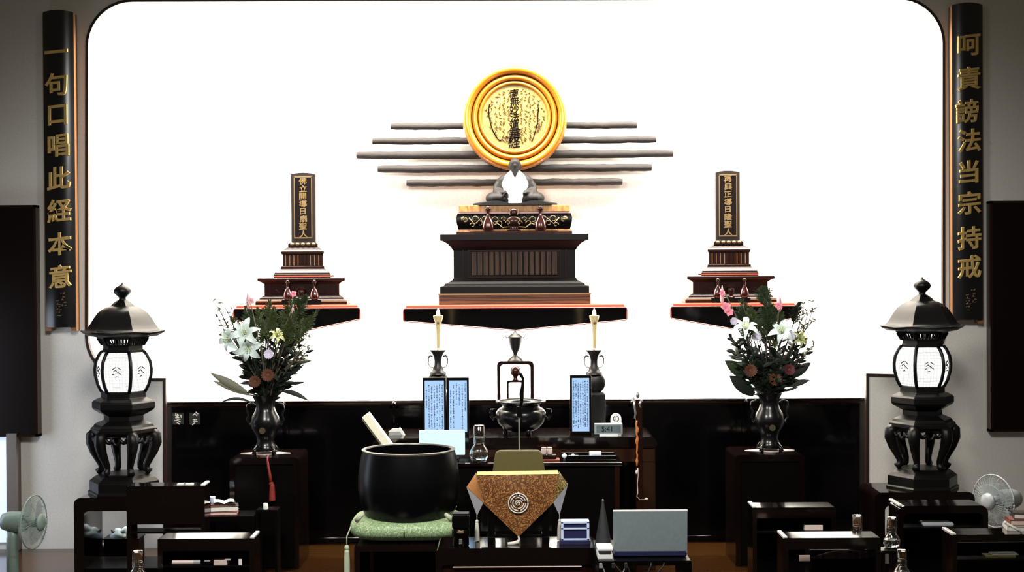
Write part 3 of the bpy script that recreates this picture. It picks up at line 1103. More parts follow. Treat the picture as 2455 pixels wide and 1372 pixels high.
text_screen(1042, 8.84, ZD, 28, 140, 7, 'left of the paired tall blue text screens, before the left candlestick', ragged=1)
text_screen(1098.5, 8.84, ZD, 26.5, 140, 6, 'right of the paired tall blue text screens, with blank space at its foot', ragged=2)
text_screen(1392.5, 8.84, ZD, 25.5, 144, 7, 'single tall blue text screen standing before the right candlestick')

t = T('lit_sheet', 'blank paper sheet, light on it painted as a bluish-white glow, propped before the paired text screens', 'display', 1060, 8.40, z=ZL)
k = (zat(1060, 1032, 8.40) - ZL) / t.u
t.part('sheet', MB().box(-55, 55, 0, 4, 14, k), 'sheet_glow', bevel=1.5)
t.part('stand', MB().box(-40, 40, 4, 40, 0, 5).box(-30, 30, 4, 8, 0, 30), 'lacquer_soft')

t = T('digital_clock', 'small grey digital clock on the right of the altar table', 'clock', 1459, 8.80, z=ZD)
t.part('case', MB().box(-34, 34, 0, 14, 3, 29), 'grey_plastic', bevel=1.5)
lc = t.part('lcd_panel', MB().box(-29, 29, -0.8, 1, 7, 25), 'lcd')
t.part('foot', MB().box(-22, 22, -4, 12, 0, 4), 'white_plastic')
dg = MB()
put_text(dg, '5:41', -4, 16, 17, y=-1.0, bold=0.0, ext=0.01)
t.part('digits', dg, 'ink', parent=lc)
t = T('white_card', 'white round-topped card with a dark round mark, behind the digital clock', 'card', 1477, 8.93, z=ZD)
k = (zat(1477, 991, 8.93) - ZD) / t.u
ap = [(-13, 0), (-13, k - 14)] + [(-13 * math.cos(a), k - 14 + 14 * math.sin(a)) for a in [PI * j / 10 for j in range(1, 10)]] + [(13, k - 14), (13, 0)]
t.part('card', MB().prism(ap, 0, 4), 'white_plastic')
mk = MB()
for s in (-1, 1):
    mk.tube([(s * 2, -0.6, k - 7), (s * 6, -0.6, k - 10), (s * 6.5, -0.6, k - 15), (s * 2, -0.6, k - 20)], 1.0, 5)
mk.tube([(0, -0.6, k - 9), (0, -0.6, k - 18)], 0.8, 5)
t.part('mark', mk, 'screen_text')

# carafe and glasses


def carafe(px, Y, z, label, glabel, k=1.0):
    t = T('water_carafe', label, 'carafe', px, Y, z=z)
    t.part('bottle', MB().lathe([(15 * k, 0), (21 * k, 4 * k), (24 * k, 16 * k), (23 * k, 26 * k), (17 * k, 36 * k), (12 * k, 42 * k), (11 * k, 52 * k), (12.5 * k, 58 * k), (11 * k, 58 * k), (9.4 * k, 50 * k), (10.5 * k, 43 * k), (15 * k, 36 * k), (21 * k, 26 * k), (22 * k, 16 * k), (19 * k, 6 * k), (0.5, 5 * k)], 28), 'glass', smooth=True, auto=60)
    t.part('water', MB().lathe([(0.5, 5.5 * k), (18.8 * k, 6.5 * k), (21.6 * k, 16 * k), (20.8 * k, 25 * k), (0.5, 25 * k)], 24), 'water', smooth=True, auto=50)
    g = T('drinking_glass', glabel, 'glass', px, Y, z=z + 60 * k * t.u)
    g.part('tumbler', MB().lathe([(15 * k, -16 * k), (13 * k, 26 * k), (11 * k, 28 * k), (0.5, 28 * k), (0.5, 24 * k), (11.6 * k, 24 * k), (13.6 * k, -16 * k)], 24), 'glass', smooth=True, auto=50)
    return t


mat('water', (0.95, 1.0, 1.0), 0.0, trans=1.0)
carafe(1149, 8.36, ZL, 'round glass carafe on the offering desk, left of the olive chair', 'upturned glass over the carafe on the offering desk')

# cream board leaning and white folded stand, behind the bowl
t = T('cream_box', 'long cream box leaning at a slant behind the big black bowl', 'box', 925, 8.45, z=ZL)
k0 = (zat(925, 1060, 8.45) - ZL) / t.u
T_ = Matrix.Translation((12, 0, k0 - 20)) @ Matrix.Rotation(math.radians(-36), 4, 'Y')
t.part('box', MB().box(-9, 9, 0, 40, 0, 104, T=T_), 'cream', bevel=1)
t.part('dark_side', MB().box(-13, -9, 2, 38, 2, 100, T=T_), 'leaf_olive')
t.part('support', MB().box(-12, 36, 8, 36, 0, k0 - 18), 'lacquer_soft')
t = T('folded_card', 'small white folded card standing beside the slanting cream box', 'card', 955, 8.9, z=ZD)
t.part('front', MB().prism([(-24, 8), (-14, 16), (8, 16), (0, 8)], -4, 0).prism([(-2, 14), (4, 18), (16, 0), (11, 0)], -5, 8), 'paper')
t.part('base', MB().box(-22, 12, -3, 10, 0, 8), 'grey_plastic')

# things on the offering desk, right
t = T('jar_tray', 'red tray right of the olive chair on the offering desk', 'tray', 1318, 8.38, z=ZL)
t.part('tray', MB().box(-24, 24, -6, 26, 0, 4), 'book_red', bevel=1)
t.part('box', MB().box(-24, 16, -2, 20, 4, 14), 'brown_lacquer', bevel=1)
zt_ = ZL + 14 * t.u
for px in (1304, 1318):
    j = T('small_jar', 'small pale jar on the red tray, %s one' % ('left' if px < 1310 else 'right'), 'jar', px, 8.40, z=zt_)
    j.part('body', MB().lathe([(5.5, 0), (6.5, 3), (6.5, 12), (5, 15)], 14), 'paper_pink', smooth=True)
    j.part('lid', MB().lathe([(6, 15), (6, 17), (2, 18)], 14), 'paper_pink', smooth=True)
j = T('white_cup', 'tiny white round-headed peg beside the red tray', 'peg', 1353, 8.35, z=ZL)
j.part('foot', MB().lathe([(4, 0), (3, 6), (2.4, 8)], 12), 'smoke', smooth=True)
j.part('head', MB().ell((0, 0, 13), 6, 14, 8), 'white_plastic', smooth=True)
t = T('black_tray', 'long shallow black tray at the right of the offering desk', 'tray', 1412, 8.37, z=ZL)
t.part('base', MB().box(-66, 66, -4, 60, 0, 4), 'lacquer', bevel=1)
rm = MB()
for q in ((-66, 66, -4, -1), (-66, 66, 57, 60), (-66, -63, -4, 60), (63, 66, -4, 60)):
    rm.box(q[0], q[1], q[2], q[3], 3, 13)
t.part('rim', rm, 'lacquer', bevel=0.8)
t = T('white_box', 'small white box with a blue band lying in the long black tray', 'box', 1428, 8.38, z=ZL + 4 * 8.37 / F)
t.part('box', MB().box(-14, 14, 0, 24, 0, 16), 'white_plastic', bevel=1)
t.part('blue_band', MB().box(-10, 12, -0.6, 2, 6, 11), 'blue_frame')
t = T('writing_pad', 'flat grey pad lying in the long black tray', 'pad', 1376, 8.38, z=ZL + 4 * 8.37 / F)
t.part('pad', MB().box(-12, 12, 0, 24, 0, 6), 'grey_plastic', bevel=0.8)
t.part('pin', MB().ell((-2, 6, 9), (4, 4, 3), 10, 6), 'white_plastic', smooth=True)

# microphone on its stand behind the olive chair
t = T('microphone_stand', 'thin dark microphone stand before the black censer', 'microphone', 1248, 8.05, z=0)
k = zat(1248, 896, 8.05) / t.u
zz = lambda y: zat(1248, y, 8.05) / t.u
t.part('base', MB().lathe([(40, 0), (38, 4), (6, 7)], 24), 'lacquer_soft', smooth=True, auto=40)
t.part('pole', MB().tube([(0, 0, 6), (-1, 0, zz(985))], 1.6, 8), 'rim_grey', smooth=True)
t.part('clip', MB().box(-6, 6, -5, 5, zz(1000), zz(975)), 'lacquer_soft', bevel=1)
t.part('gooseneck', MB().tube([(2, 0, zz(980)), (6, 0, zz(960)), (5, 0, zz(945)), (8, 0, zz(925)), (9, 0, zz(908)), (4, -2, zz(899)), (0, -4, zz(893))], [4.5, 4, 5.5, 4, 3.5, 4.5, 3.0], 8), 'lacquer_soft', smooth=True)

# olive chair back
t = T('olive_chair', 'chair with a rounded olive back behind the brocade lectern', 'chair', 1246, 7.55, z=0)
zz = lambda y: zat(1246, y, 7.55) / t.u
ht, hb = zz(1080), zz(1172)
ch_ = [(-70, hb), (-57, ht - 12)] + [(-57 + 14 * (1 - math.cos(a)), ht - 14 + 14 * math.sin(a)) for a in [PI / 2 * j / 5 for j in range(1, 6)]]
ch_ += [(-x, z) for x, z in ch_[::-1]]
t.part('backrest', MB().prism(ch_, 0, 14), 'olive', bevel=3)
t.part('seat', MB().box(-78, 78, 14, 170, zz(1250), zz(1232)), 'olive', bevel=5)
for sx in (-1, 1):
    t.part('leg', MB().tube([(sx * 68, 8, hb + 6), (sx * 74, 12, 0)], 5, 8), 'lacquer_soft')
    t.part('leg', MB().tube([(sx * 70, 160, zz(1248)), (sx * 76, 166, 0)], 5, 8), 'lacquer_soft')

# pole with cord at the right end of the altar table
t = T('cord_pole', 'dark upright pole with metal top and hanging orange cord, right end of the altar table', 'pole', 1533, 8.45, z=0)
zz = lambda y: zat(1533, y, 8.45) / t.u
t.part('pole', MB().box(-7, 9, 0, 16, 0, zz(958)), 'brown_lacquer', bevel=1)
t.part('foot', MB().rect([(34, -26, 42, 0), (34, -26, 42, 8), (14, -6, 22, 14)]), 'brown_lacquer', bevel=1)
f_ = MB().ell((-2, -2, zz(948)), (5, 5, 8), 12, 8)
f_.tube([(-12, -3, zz(952)), (-10, -5, zz(975)), (-7, -5, zz(992)), (-10, -4, zz(1003))], [2.2, 2.5, 3, 2], 8)
f_.tube([(8, -3, zz(958)), (2, -6, zz(968)), (5, -5, zz(978))], [2.5, 3, 2], 8)
t.part('metal_fitting', f_, 'steel', smooth=True, label='bright metal fitting')
cdp = MB()
P_ = []
rr = []
rnd = random.Random(9)
for i in range(18):
    y = 1008 + i * 6.4
    P_.append((-4 + rnd.uniform(-1.5, 1.5), -4, zz(y)))
    rr.append(1.6 + 2.2 * (i in (3, 4, 7, 8, 15)) + 0.8 * rnd.random())
cdp.tube(P_, rr, 8)
t.part('orange_cord', cdp, 'orange_cord', smooth=True)
wc = MB().tube([(-3, -4, zz(1122)), (-2, -4, zz(1140)), (-4, -5, zz(1160)), (-3, -4, zz(1182)), (-6, -4, zz(1190)), (2, -5, zz(1198)), (16, -5, zz(1197))], [1.5, 0.8, 0.8, 1.2, 0.7, 0.7, 0.7], 6)
wc.ell((17, -5, zz(1196)), (4, 3, 3), 10, 6).ell((-6, -5, zz(1132)), (3, 3, 5), 10, 6)
t.part('pale_cord', wc, 'paper_pink', smooth=True)

# ------------------------------------------------------------------ stone-hex bronze lanterns on black tables


def round_table(label, px, Y, py, hw, dep, side_w, top_h, r=16, cat='table', name='lacquer_table', rib=0, shelf=None, ring_h=None, back=False, m=None):
    """black table: rounded shoulders, solid side legs; rib = raised end strip (-1 left, 1 right)"""
    t = T(name, label, cat, px, Y, z=0)
    h = zat(px, py, Y) / t.u
    a = [(-hw, 0), (-hw, h - r)] + [(-hw + r - r * math.cos(q), h - r + r * math.sin(q)) for q in [PI / 2 * j / 5 for j in range(1, 6)]]
    out = a + [(-x, z) for x, z in a[::-1]]
    hi, ri, hh = hw - side_w, r * 0.7, h - top_h
    b = [(-hi, 0), (-hi, hh - ri)] + [(-hi + ri - ri * math.cos(q), hh - ri + ri * math.sin(q)) for q in [PI / 2 * j / 5 for j in range(1, 6)]]
    inn = b + [(-x, z) for x, z in b[::-1]]
    t.part('frame', MB().prism(out + inn[::-1], 0, dep), m or ('lacquer_soft' if name in ('stool', 'side_desk', 'side_table') else 'desk_top'), smooth=True, auto=30)
    if ring_h:
        t.part('lower_board', MB().box(-hi, hi, 2, dep - 2, 8, ring_h), 'lacquer_soft')
    if shelf:
        t.part('shelf', MB().box(-hi, hi, 3, dep - 6, h - shelf - 5, h - shelf), 'lacquer_soft', bevel=0.8)
    if back:
        t.part('back_board', MB().box(-hi, hi, dep - 5, dep - 1, 0, h - top_h + 2 if back is True else h - back), 'lacquer_soft')
    if rib:
        t.part('end_strip', MB().box(rib * hw - 10 * (rib > 0), rib * hw + 10 * (rib < 0), 0, dep, h - 1, h + 4), 'white_rib', bevel=1.5, label='pale raised end strip')
    return t, h * t.u


HEX = PI / 6


def lantern(px, ybase, label, tlabel, tpx):
    LYY = 8.75
    tb, zt = round_table(tlabel, tpx, LYY - 0.20, ybase + 4, 120, 158, 24, 32, name='lantern_table')
    tb.part('lower_board', MB().box(-96, 96, 4, 150, 6, 26), 'lacquer_soft')
    t = T('bronze_lantern', label, 'lantern', px, LYY, z=zt)
    P = lambda y: ybase - y          # heights written as photo rows of the left lantern (base row = ybase)
    k = 1190
    H = lambda y: k - y
    t.part('base', MB().lathe([(88, 0), (88, 5), (84, 8), (84, 30), (80, 33), (74, 38), (60, 46), (58, 48)], 6, ph=HEX), 'iron', bevel=0.8)
    for i in range(6):
        a = 2 * PI * i / 6 + HEX
        ca, sa = math.sin(a), -math.cos(a)
        path = [(66, 148), (76, 138), (77, 122), (70, 100), (60, 80), (54, 66), (55, 56), (63, 50)]
        t.part('leg', MB().tube([(r * ca, r * sa, z) for r, z in path], [13, 15, 14, 11.5, 9, 7.5, 8, 9], 10), 'iron', smooth=True)
    ap = MB().lathe([(62, H(1052)), (74, H(1050)), (80, H(1042)), (80, H(1034)), (74, H(1030)), (70, H(1024)), (66, H(1022)), (52, H(1016)), (48, H(1014))], 6, ph=HEX)
    t.part('leg_ring', ap, 'iron', bevel=0.8)
    for i in range(6):
        a = 2 * PI * i / 6
        Rz = Matrix.Rotation(a, 4, 'Z')
        m_ = MB().tube([(-26 + 52 * q / 30, -66, H(1054) - 9 * abs(math.sin(PI * 3 * q / 30)) ** 0.7 - (5 if 10 < q < 20 else 0)) for q in range(31)], 4.6, 6, T=Rz)
        t.part('apron_scroll', m_, 'iron', smooth=True)
    t.part('waist', MB().lathe([(48, H(1018)), (48, H(1003)), (56, H(999)), (72, H(990)), (76, H(985)), (76, H(972)), (72, H(968)), (60, H(962)), (54, H(960)), (54, H(946)), (50, H(944))], 6, ph=HEX), 'iron', bevel=0.8)
    prof = [(52, H(947)), (61, H(930)), (67, H(908)), (68, H(893)), (65, H(874)), (57, H(858)), (49, H(849))]
    for i in range(6):
        a0, a1 = HEX + 2 * PI * i / 6 - PI / 3, HEX + 2 * PI * i / 6
        A = Vector((math.sin(a0), -math.cos(a0), 0))
        B = Vector((math.sin(a1), -math.cos(a1), 0))
        pm = MB()
        rings = []
        for r, z in prof:
            r *= 0.94
            rings.append([A * r + Vector((0, 0, z)), (A + B) * (r * 0.5) * 1.03 + Vector((0, 0, z)), B * r + Vector((0, 0, z))])
        pm.loft(rings, closed=False, caps=False)
        pn = t.part('light_panel', pm, 'lantern_paper', smooth=True)
        t.part('rib', MB().tube([B * r + Vector((0, 0, z)) for r, z in prof], 4.2, 6), 'iron', smooth=True)
        if i == 0 or i == 1 or i == 5:
            nrm = (A + B).normalized()
            tn = Vector((-nrm.y, nrm.x, 0)) * -1
            em = MB()
            for pts in ([(-11, 7), (-2, 13)], [(2, 13), (11, 7)], [(-8, 2), (-3, 6), (3, 1)], [(-11, -4), (-5, -3)], [(2, 2), (6, -1), (10, -4)], [(-4, -10), (2, -9)]):
                em.tube([tn * x * -1 + nrm * (58.8) + Vector((0, 0, H(898) + z)) for x, z in pts], 1.1, 5)
            t.part('emblem', em, 'iron', parent=pn)
    t.part('upper_collar', MB().lathe([(50, H(852)), (50, H(846)), (48, H(844)), (48, H(836)), (52, H(834))], 6, ph=HEX), 'iron', bevel=0.6)
    ga = MB()
    for r0, z0, r1, z1 in ((50, H(836), 52, H(832)), (60, H(820), 66, H(813))):
        ga.lathe([(r0, z0), (r1, z1), (r1 - 5, z1), (r0 - 5, z0)], 6, ph=HEX, caps=False)
    for i in range(6):
        a0, a1 = HEX + 2 * PI * i / 6 - PI / 3, HEX + 2 * PI * i / 6
        A = Vector((math.sin(a0), -math.cos(a0), 0))
        B = Vector((math.sin(a1), -math.cos(a1), 0))
        for j in range(8):
            q = (j + 0.0) / 7
            d = A * (1 - q) + B * q
            ga.tube([d * 50 + Vector((0, 0, H(834))), d * 60 + Vector((0, 0, H(818)))], 2.2 if 0 < j < 7 else 4, 5)
    t.part('gallery', ga, 'iron', label='pierced gallery under the roof')
    rp = [(66, H(814)), (84, H(813)), (98, H(809)), (103, H(804)), (100, H(803)), (93, H(800)), (85, H(794)), (78, H(784)), (70, H(771)), (61, H(759)), (50, H(750)), (38, H(744)), (30, H(742)), (23, H(735)), (12, H(727))]
    rings = []
    n = 6
    for q, (r, z) in enumerate(rp):
        rr_ = []
        for j in range(12):
            a = HEX + 2 * PI * j / 12
            odd = j % 2
            lift = (3.5 if not odd else 0) if 2 <= q <= 4 else 0
            rad = r * (math.cos(PI / 6) * (0.985 if q > 3 else 1.0) if odd else 1.0)
            rr_.append((rad * math.sin(a), -rad * math.cos(a), z + lift))
        rings.append(rr_)
    t.part('roof', MB().loft(rings), 'iron', smooth=True, auto=32)
    t.part('finial', MB().lathe([(13, H(732)), (9, H(727)), (8, H(722)), (13, H(717)), (19, H(711)), (20.5, H(705)), (17, H(698)), (9, H(693)), (3, H(689)), (0.5, H(684))], 24), 'iron', smooth=True)
    return t


lantern(298, 1190, 'left bronze hexagonal lantern, glowing, on a black table', 'black rounded table carrying the left lantern', 298)
lantern(2212, 1177, 'right bronze hexagonal lantern, glowing, on a black table', 'black rounded table carrying the right lantern', 2218)

# things under the left lantern table
t = T('black_chest', 'black chest behind the left lantern table legs, with a plastic bag on it', 'chest', 290, 9.02, z=0)
hc = zat(290, 1292, 9.02) / t.u
t.part('body', MB().box(-42, 42, 0, 60, 0, hc - 3), 'lacquer_soft', bevel=1)
t.part('lid', MB().box(-44, 44, -2, 62, hc - 3, hc), 'lacquer_soft', bevel=1)
zc = hc * t.u
t = T('plastic_bag', 'crumpled pale blue plastic bag on the black chest under the left lantern table', 'bag', 283, 9.03, z=zc)
b = MB().lathe([(17, 0), (20, 6), (17, 13), (9, 19), (6, 24)], 10, sy=0.6)
b.tube([(2, 0, 8), (14, 0, 18), (20, 0, 28)], [8, 7, 3], 7)
t.part('bag', b, 'plastic_bag', smooth=True)
t.part('knot', MB().tube([(-8, -4, 16), (-14, -3, 21), (-10, -4, 10)], [4, 3, 2], 6), 'smoke')
t = T('white_bundle', 'low white wrapped bundle on the floor at the left lantern table', 'bundle', 237, 9.05, z=0)
hb_ = zat(237, 1304, 9.05) / t.u
t.part('box', MB().box(-14, 14, 0, 30, 0, hb_ - 12), 'lacquer_soft', bevel=1)
t.part('cloth', MB().ell((0, 12, hb_ - 8), (13, 12, 8), 12, 8), 'paper', smooth=True)

# ------------------------------------------------------------------ flower stands, vases, flowers
VY = 9.02


def flower_vase(px, y_top, y_mouth, side):
    t, zs = round_table('black rounded stand carrying the %s flower vase' % side, px + (-2 if side == 'left' else 2), VY - 0.21, y_top + 6, 83, 165, 12, 16, r=9, name='vase_stand', cat='stand', ring_h=None)
    t.part('front_board', MB().box(-71, 71, 5, 9, 4, zs / t.u - 15), 'lacquer_soft')
    m = T('vase_mat', 'pale diamond mat under the %s flower vase' % side, 'mat', px, VY, z=zs)
    m.part('mat', MB().prism([(-60, 0), (60, 0), (60, 1.2), (-60, 1.2)], -1, 1) if False else MB().loft([[(-60, 0, 0), (0, -30, 0), (60, 0, 0), (0, 40, 0)], [(-60, 0, 1.2), (0, -30, 1.2), (60, 0, 1.2), (0, 40, 1.2)]]), 'paper_pink')
    z0 = zs + 1.2 * m.u
    v = T('flower_vase', '%s tall dark bronze flower vase with scroll handles and a small gold disc' % side, 'vase', px, VY, z=z0)
    h = y_top - y_mouth
    k = h / 142.0
    v.part('body', MB().lathe([(27, 6), (29, 10), (24, 18), (20, 30), (24, 44), (33, 58), (36, 72), (32, 88), (25, 100), (22, 112), (25, 126), (31, 138), (32, 142 * k), (29, 142 * k), (22, 126), (19, 110), (0.5, 108)], 32), 'bronze_black', smooth=True, auto=60)
    for i in range(4):
        a = PI / 4 + i * PI / 2
        v.part('foot', MB().tube([(22 * math.cos(a), 22 * math.sin(a), 16), (32 * math.cos(a), 32 * math.sin(a), 8), (34 * math.cos(a), 34 * math.sin(a), 0)], [6, 5, 6], 8), 'bronze_black', smooth=True)
    for s in (-1, 1):
        hd_ = MB().tube([(s * 23, 0, 112), (s * 32, 0, 120), (s * 42, 0, 116), (s * 45, 0, 104), (s * 40, 0, 92), (s * 44, 0, 80), (s * 38, 0, 68), (s * 33, 0, 72)], [2.4, 3.2, 3, 2.4, 2.2, 2.8, 2.4, 2], 8)
        v.part('handle', hd_, 'bronze_black', smooth=True)
    v.part('medallion', MB().lathe([(7.5, -35.5), (7.5, -32)], 20, T=Matrix.Translation((-2 if side == 'left' else 1, 0, 57)) @ TY), 'medallion')
    return z0 + 120 * v.u, zs


ZM_L, ZS_L = flower_vase(637, 1092, 952, 'left')
ZM_R, ZS_R = flower_vase(1845, 1085, 948, 'right')

RND = random.Random(21)


class Stem(T):
    """one cut stem, rooted in the vase mouth; targets are photo pixels"""

    def __init__(s, name, label, cat, vase, group=None):
        s.vx, s.zm = (637, ZM_L) if vase == 'L' else (1845, ZM_R)
        T.__init__(s, name, label, cat, s.vx + RND.uniform(-9, 9), VY + RND.uniform(-0.03, 0.03), z=s.zm, group=group)

    def to(s, px, py, dy=None):
        dy = RND.uniform(-32, 32) if dy is None else dy
        p = at(px, py, s.Y) - s.e.location
        return Vector((p.x / s.u, dy, p.z / s.u))

    def stem(s, tip, r=1.6, bend=0.25):
        m_ = MB()
        P_ = []
        for i in range(9):
            q = i / 8
            P_.append(Vector((tip.x * (q ** (1 + bend)), tip.y * q, tip.z * q)))
        m_.tube(P_, [r * (1.15 - 0.5 * i / 8) for i in range(9)], 6)
        return m_, P_


def sprig(vase, tip, label, group, m='leaf_sprig', L=70, w=1.0, n=46):
    s = Stem('conifer_sprig', label, 'sprig', vase, group)
    tp = s.to(*tip)
    st, P_ = s.stem(tp)
    s.part('stem', st, 'twig', smooth=True)
    lf = MB()
    tot = tp.length
    for i in range(n):
        q = 1 - (L / tot) * (i / n)
        j = min(7, int(q * 8))
        p = P_[j].lerp(P_[j + 1], q * 8 - j)
        ax = (P_[j + 1] - P_[j]).normalized()
        a = RND.uniform(0, 2 * PI)
        side = Vector((math.cos(a), 0.6 * math.sin(a), 0))
        l_ = (8 + 22 * min(1, i / n * 1.6)) * w * RND.uniform(0.7, 1.15)
        d = (ax * 1.1 + side * 0.85)
        lf.leaf(p, d, l_, 3.2 * w, 0.05, 3, up=(RND.uniform(-.3, .3), -1, 0.2))
        for k in (0.35, 0.6, 0.8):
            pp = p + d.normalized() * (l_ * k)
            for sg in (-1, 1):
                sd = Vector((-d.z, 0, d.x)).normalized() * sg
                lf.leaf(pp, d.normalized() + sd * 0.9, l_ * 0.34, 2.2 * w, 0.0, 2)
    s.part('needles', lf, m)
    return s


def foliage(vase, specs, label):
    """the dense dark leaves that fill a vase: nobody could count them, so they are one object"""
    s = Stem('foliage', label, 'foliage', vase)
    e = s.e
    m_ = MB()
    for tip, n, ll, lw, start in specs:
        tp = s.to(*tip)
        st, P_ = s.stem(tp, 2.0)
        m_.add(st.v, st.f)
        for i in range(n):
            q = start + (1 - start) * (i + 0.5) / n
            j = min(7, int(q * 8))
            p = P_[j].lerp(P_[j + 1], q * 8 - j)
            ax = (P_[j + 1] - P_[j]).normalized()
            a = i * 2.4 + RND.uniform(-.4, .4)
            d = ax * 0.75 + Vector((math.cos(a), 0.7 * math.sin(a), RND.uniform(-.25, .3)))
            m_.leaf(p, d, ll * RND.uniform(0.7, 1.25), lw * RND.uniform(0.7, 1.2), RND.uniform(0, 0.3), 5, up=(RND.uniform(-.6, .6), -1, RND.uniform(-.2, .7)))
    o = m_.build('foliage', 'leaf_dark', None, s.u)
    o.location = e.location
    for k in ('label', 'category'):
        o[k] = e[k]
    o['kind'] = 'stuff'
    bpy.data.objects.remove(e)
    o.name = 'foliage'
    return o


def big_leaf(vase, base, tip, W, label, m='leaf_olive', droop=0.0, dy=-20):
    s = Stem('broad_leaf', label, 'leaf', vase)
    b_, e_ = s.to(*base, dy * 0.6), s.to(*tip, dy)
    s.part('stalk', MB().tube([(0, 0, 0), (b_.x * 0.5, b_.y * 0.5, b_.z * 0.75), tuple(b_)], [2, 1.7, 1.5], 6), 'leaf_dark', smooth=True)
    d = e_ - b_ + Vector((0, 0, droop * (e_ - b_).length))
    s.part('blade', MB().leaf(b_, d, d.length, W, droop, 9), m, smooth=True)
    return s


def flower_head(m_, c, face, n, L, W, droop, up=0.55, ph=0.0):
    face = Vector(face).normalized()
    a = face.cross(Vector((0, 0, 1)))
    if a.length < 0.1:
        a = Vector((1, 0, 0))
    a.normalize()
    b = face.cross(a).normalized()
    for i in range(n):
        q = ph + 2 * PI * i / n
        rad = a * math.cos(q) + b * math.sin(q)
        side = face.cross(rad).normalized()
        vs, fs = [], []
        N = 7
        for k in range(N + 1):
            t_ = k / N
            p = Vector(c) + rad * (L * (0.12 + 0.88 * t_) * (0.55 + 0.45 * t_)) + face * (L * (up * math.sin(t_ * PI * 0.62) - droop * t_ ** 3))
            wd = W * 0.5 * max(0.08, math.sin(PI * (0.12 + 0.86 * t_)) ** 0.7)
            vs += [p - side * wd + face * wd * 0.3, p, p + side * wd + face * wd * 0.3]
        for k in range(N):
            j = 3 * k
            fs += [(j, j + 1, j + 4, j + 3), (j + 1, j + 2, j + 5, j + 4)]
        m_.add(vs, fs)


def lily(vase, c, face, label, L=36, W=17, m='lily_white', droop=0.35):
    s = Stem('lily', label, 'lily', vase)
    p = s.to(c[0], c[1], -34)
    f_ = Vector(face).normalized()
    st, P_ = s.stem(p - f_ * 8, 1.8)
    s.part('stem', st, 'leaf_dark', smooth=True)
    m_ = MB()
    flower_head(m_, p, f_, 3, L, W, droop, ph=0.3)
    flower_head(m_, p - f_ * 1.5, f_, 3, L * 0.95, W * 0.8, droop, ph=0.3 + PI / 3)
    s.part('petals', m_, m, smooth=True)
    cc = MB()
    for i in range(6):
        q = i * PI / 3
        v = f_ * 20 + Vector((math.cos(q) * 6, 0, math.sin(q) * 6))
        cc.tube([p, p + v * 0.6, p + v], [0.7, 0.6, 0.6], 5)
        cc.ell(tuple(p + v), 1.6, 6, 5)
    s.part('stamens', cc, 'lily_center', smooth=True)
    return s


def pom(vase, c, r, m, label, name='carnation', group=None, petals=16, cat='flower'):
    s = Stem(name, label, cat, vase, group)
    p = s.to(c[0], c[1], -36)
    st, P_ = s.stem(p, 1.5)
    s.part('stem', st, 'leaf_dark', smooth=True)
    m_ = MB()
    for k in range(4):
        flower_head(m_, p + Vector((0, 2 * k - 3, 0)), (0.1, -1, 0.25), petals - 3 * k, r * (1.0 - 0.2 * k), r * 0.62, -0.25, up=0.25 + 0.3 * k, ph=k * 0.7)
    m_.ell(tuple(p + Vector((0, 1, 0))), (r * 0.62, r * 0.45, r * 0.6), 10, 8)
    s.part('bloom', m_, m)
    return s


def spike(vase, tip, blooms, label, m='pink', bud='pink_pale'):
    s = Stem('flower_spike', label, 'flower', vase)
    tp = s.to(tip[0], tip[1], -30)
    st, P_ = s.stem(tp, 1.8)
    s.part('stem', st, 'leaf_olive', smooth=True)
    bd = MB()
    bd.lathe([(1, 0), (4, 8), (5, 20), (3, 32), (0.6, 46)], 8, c=(tp.x, tp.y, tp.z - 40))
    s.part('buds', bd, bud, smooth=True)
    for (x, y, r) in blooms:
        p = s.to(x, y, -34)
        m_ = MB()
        flower_head(m_, p, (0.1, -1, 0.3), 5, r, r * 1.0, 0.1, up=0.4)
        flower_head(m_, p + Vector((0, -2, 0)), (0.0, -1, 0.1), 4, r * 0.6, r * 0.7, -0.1, up=0.4)
        s.part('bloom', m_, m, smooth=True)
    return s


def twig_branch(vase, tips, label, m='twig', curly=5, name='twig_branch', dots=True):
    s = Stem(name, label, 'branch', vase)
    end = s.to(*tips[0], -10)
    st, P_ = s.stem(end, 2.4)
    s.part('stem', st, m, smooth=True)
    tw_ = MB()
    bl = MB()
    for i, tpx in enumerate(tips[1:]):
        q = s.to(*tpx, RND.uniform(-25, 10))
        j = 4 + (i % 4)
        p = P_[j]
        pts = [p]
        for k in range(1, 6):
            pts.append(p.lerp(q, k / 5) + Vector((RND.uniform(-curly, curly), RND.uniform(-curly, curly), RND.uniform(-curly, curly))))
        tw_.tube(pts, [1.8, 1.5, 1.3, 1.1, 0.9, 0.6], 6)
        if dots:
            for k in range(2, 6):
                for _ in range(2):
                    bl.leaf(pts[k], (RND.uniform(-1, 1), RND.uniform(-1, 0.5), RND.uniform(-.2, 1)), RND.uniform(7, 15), 4, 0.1, 3)
    s.part('twigs', tw_, m, smooth=True)
    if dots:
        s.part('small_leaves', bl, 'leaf_olive')
    return s


